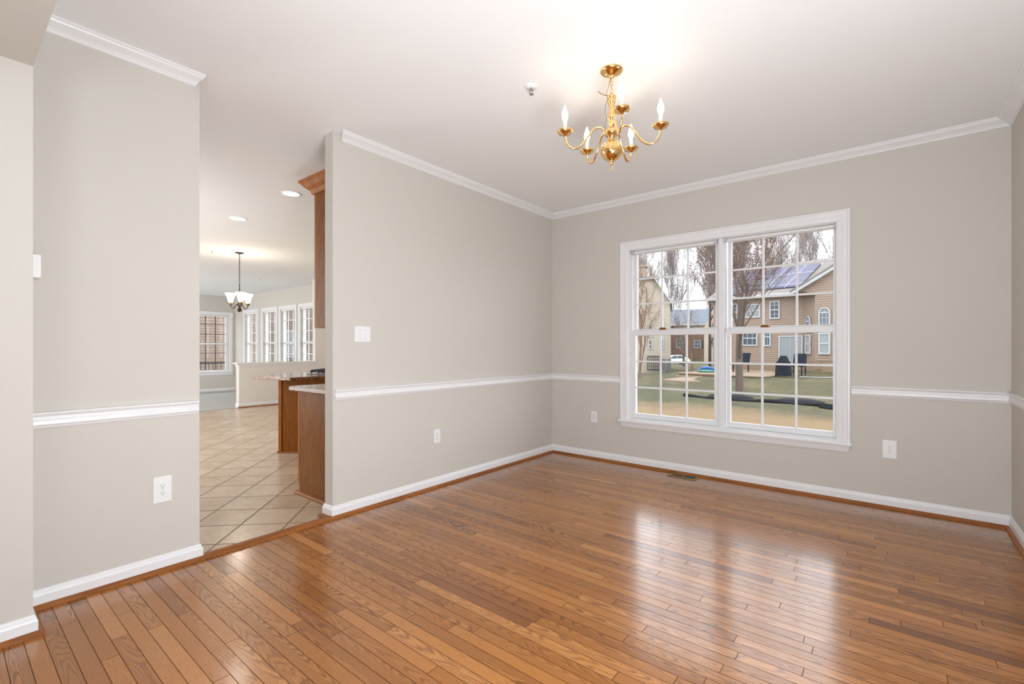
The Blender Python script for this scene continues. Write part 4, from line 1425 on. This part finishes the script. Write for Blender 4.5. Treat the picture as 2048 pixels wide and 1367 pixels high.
# ---- trees
def tree(name, x, y, h, rad, label, bark='bark', bud=None, nb=0, seed=1, levels=4, spread=.55, first=.28, group='bare trees outside', split=4, lean=(0, 0), budr=.03, wide=1.0, rmin=.004, trunk=.55, l1=(.52, .72)):
    rnd = random.Random(seed)
    z = gz(x, y)
    r = empty(name, (x, y, z - .05), label=label, cat='tree', group=group)
    mb = MB()
    tips = []

    def grow(p, d, L, ra, lv):
        n = 4
        pts = [p]; rs = [ra]
        q = Vector(p)
        dd_ = Vector(d)
        for i in range(n):
            dd_ = (dd_ + Vector((rnd.uniform(-1, 1), rnd.uniform(-1, 1), rnd.uniform(-.2, .6))) * (.13 if lv else .03)).normalized()
            q = q + dd_ * L / n
            pts.append(q.copy()); rs.append(ra * (1 - .42 * (i + 1) / n))
        mb.tube(pts, rs, 6 if lv < 2 else 4 if lv < 3 else 3)
        if lv >= levels - 1:
            tips.extend(pts[1:])
        if lv >= levels:
            return
        k = split + (1 if lv > 1 else 0)
        for i in range(k):
            t = first + (1 - first) * (i + rnd.random() * .6) / k if lv == 0 else .25 + .75 * (i + rnd.random()) / k
            j = min(int(t * n), n - 1)
            base_ = pts[j].lerp(pts[j + 1], t * n - j) if t < 1 else pts[-1]
            a = rnd.uniform(0, 2 * PI)
            side_ = Vector((math.cos(a) * wide, math.sin(a) * wide, 0))
            nd = (dd_ * (1 - spread) + side_ * spread + Vector((0, 0, .25))).normalized()
            grow(base_, nd, L * (rnd.uniform(*l1) if lv == 0 else rnd.uniform(.52, .72)), max(rs[j] * rnd.uniform(.42, .60), rmin), lv + 1)
    grow(Vector((0, 0, 0)), Vector((lean[0], lean[1], 1)).normalized(), h * trunk, rad, 0)
    mb.build('branches', bark, r)
    if bud:
        bm_ = bmesh.new()
        for i in range(nb):
            t = rnd.choice(tips)
            c = t + Vector((rnd.gauss(0, .06), rnd.gauss(0, .06), rnd.gauss(0, .06)))
            s = budr * rnd.uniform(.6, 1.4)
            v = [bm_.verts.new(c + Vector(e_) * s) for e_ in ((1, 1, 1), (1, -1, -1), (-1, 1, -1), (-1, -1, 1))]
            for f_ in ((0, 1, 2), (0, 3, 1), (0, 2, 3), (1, 3, 2)):
                bm_.faces.new([v[k_] for k_ in f_])
        me = bpy.data.meshes.new('buds')
        bm_.to_mesh(me); bm_.free()
        me.materials.append(M[bud])
        o = bpy.data.objects.new('buds', me)
        COL.objects.link(o); o.parent = r
        o['kind'] = 'stuff'
    return r


tree('lawn_tree', -.93, 12.4, 6.6, .13, 'big bare tree with reddish buds on the lawn before the tan house', 'bark', 'bud', 1900, 8, 5, .50, .34, None, 5, (0, 0), .016, rmin=.003, trunk=.50, l1=(.85, 1.15))
tree('small_tree', -5.85, 15.6, 5.4, .06, 'slender tree with tan leaves at the left edge of the window view', 'bark_tan', 'bud_tan', 700, 11, 4, .42, .10, None, 5, (.04, .0), .016)
tree('budding_tree', -7.6, 32.0, 9.5, .12, 'pink budding tree standing before the pale gabled house', 'bark', 'bud', 2200, 21, 5, .42, .25, None, 5, (.02, 0), .035, rmin=.006, trunk=.62)
tree('patio_tree', -6.6, 25.0, 4.2, .07, 'small bare tree with drooping twigs beside the pale gabled house', 'bark_tan', None, 0, 31, 4, .6, .2, None, 4)
tree('corner_tree', -11.6, 38, 6.0, .10, 'bare tree at the corner of the cream house, before the dark brick house', 'bark', None, 0, 41, 4, .5, .3, None, 4)
rnd = random.Random(3)
spots = [(x, y) for y, x0 in ((59, -27), (68, -30), (77, -33)) for x in [x0 + 6.2 * k_ for k_ in range(7)]]
spots = [(x, y) for x, y in spots if not (y < 60 and -24 < x < -4)]
protos = []
for i, (x, y) in enumerate(spots):
    if i < 3:
        t = tree('woodland_tree', x, y, 18 + i, .16, 'tall bare woodland tree behind the houses', 'bark_far', 'bud' if i != 1 else None, 500, 60 + i, 5, .40, .10, 'woodland trees behind the houses', 5, budr=.05, rmin=.010, trunk=.60, l1=(.55, .8))
        protos.append(t)
        t.scale = (.62, .62, 1)
    else:
        t = copy_tree(protos[i % 3])
        t.location = (x, y, gz(x, y) - .05)
        t.rotation_euler = (0, 0, rnd.uniform(0, 6.28))
        s = rnd.uniform(.9, 1.08) if x < -5 else rnd.uniform(.62, .72)
        t.scale = (s * .62, s * .62, s)
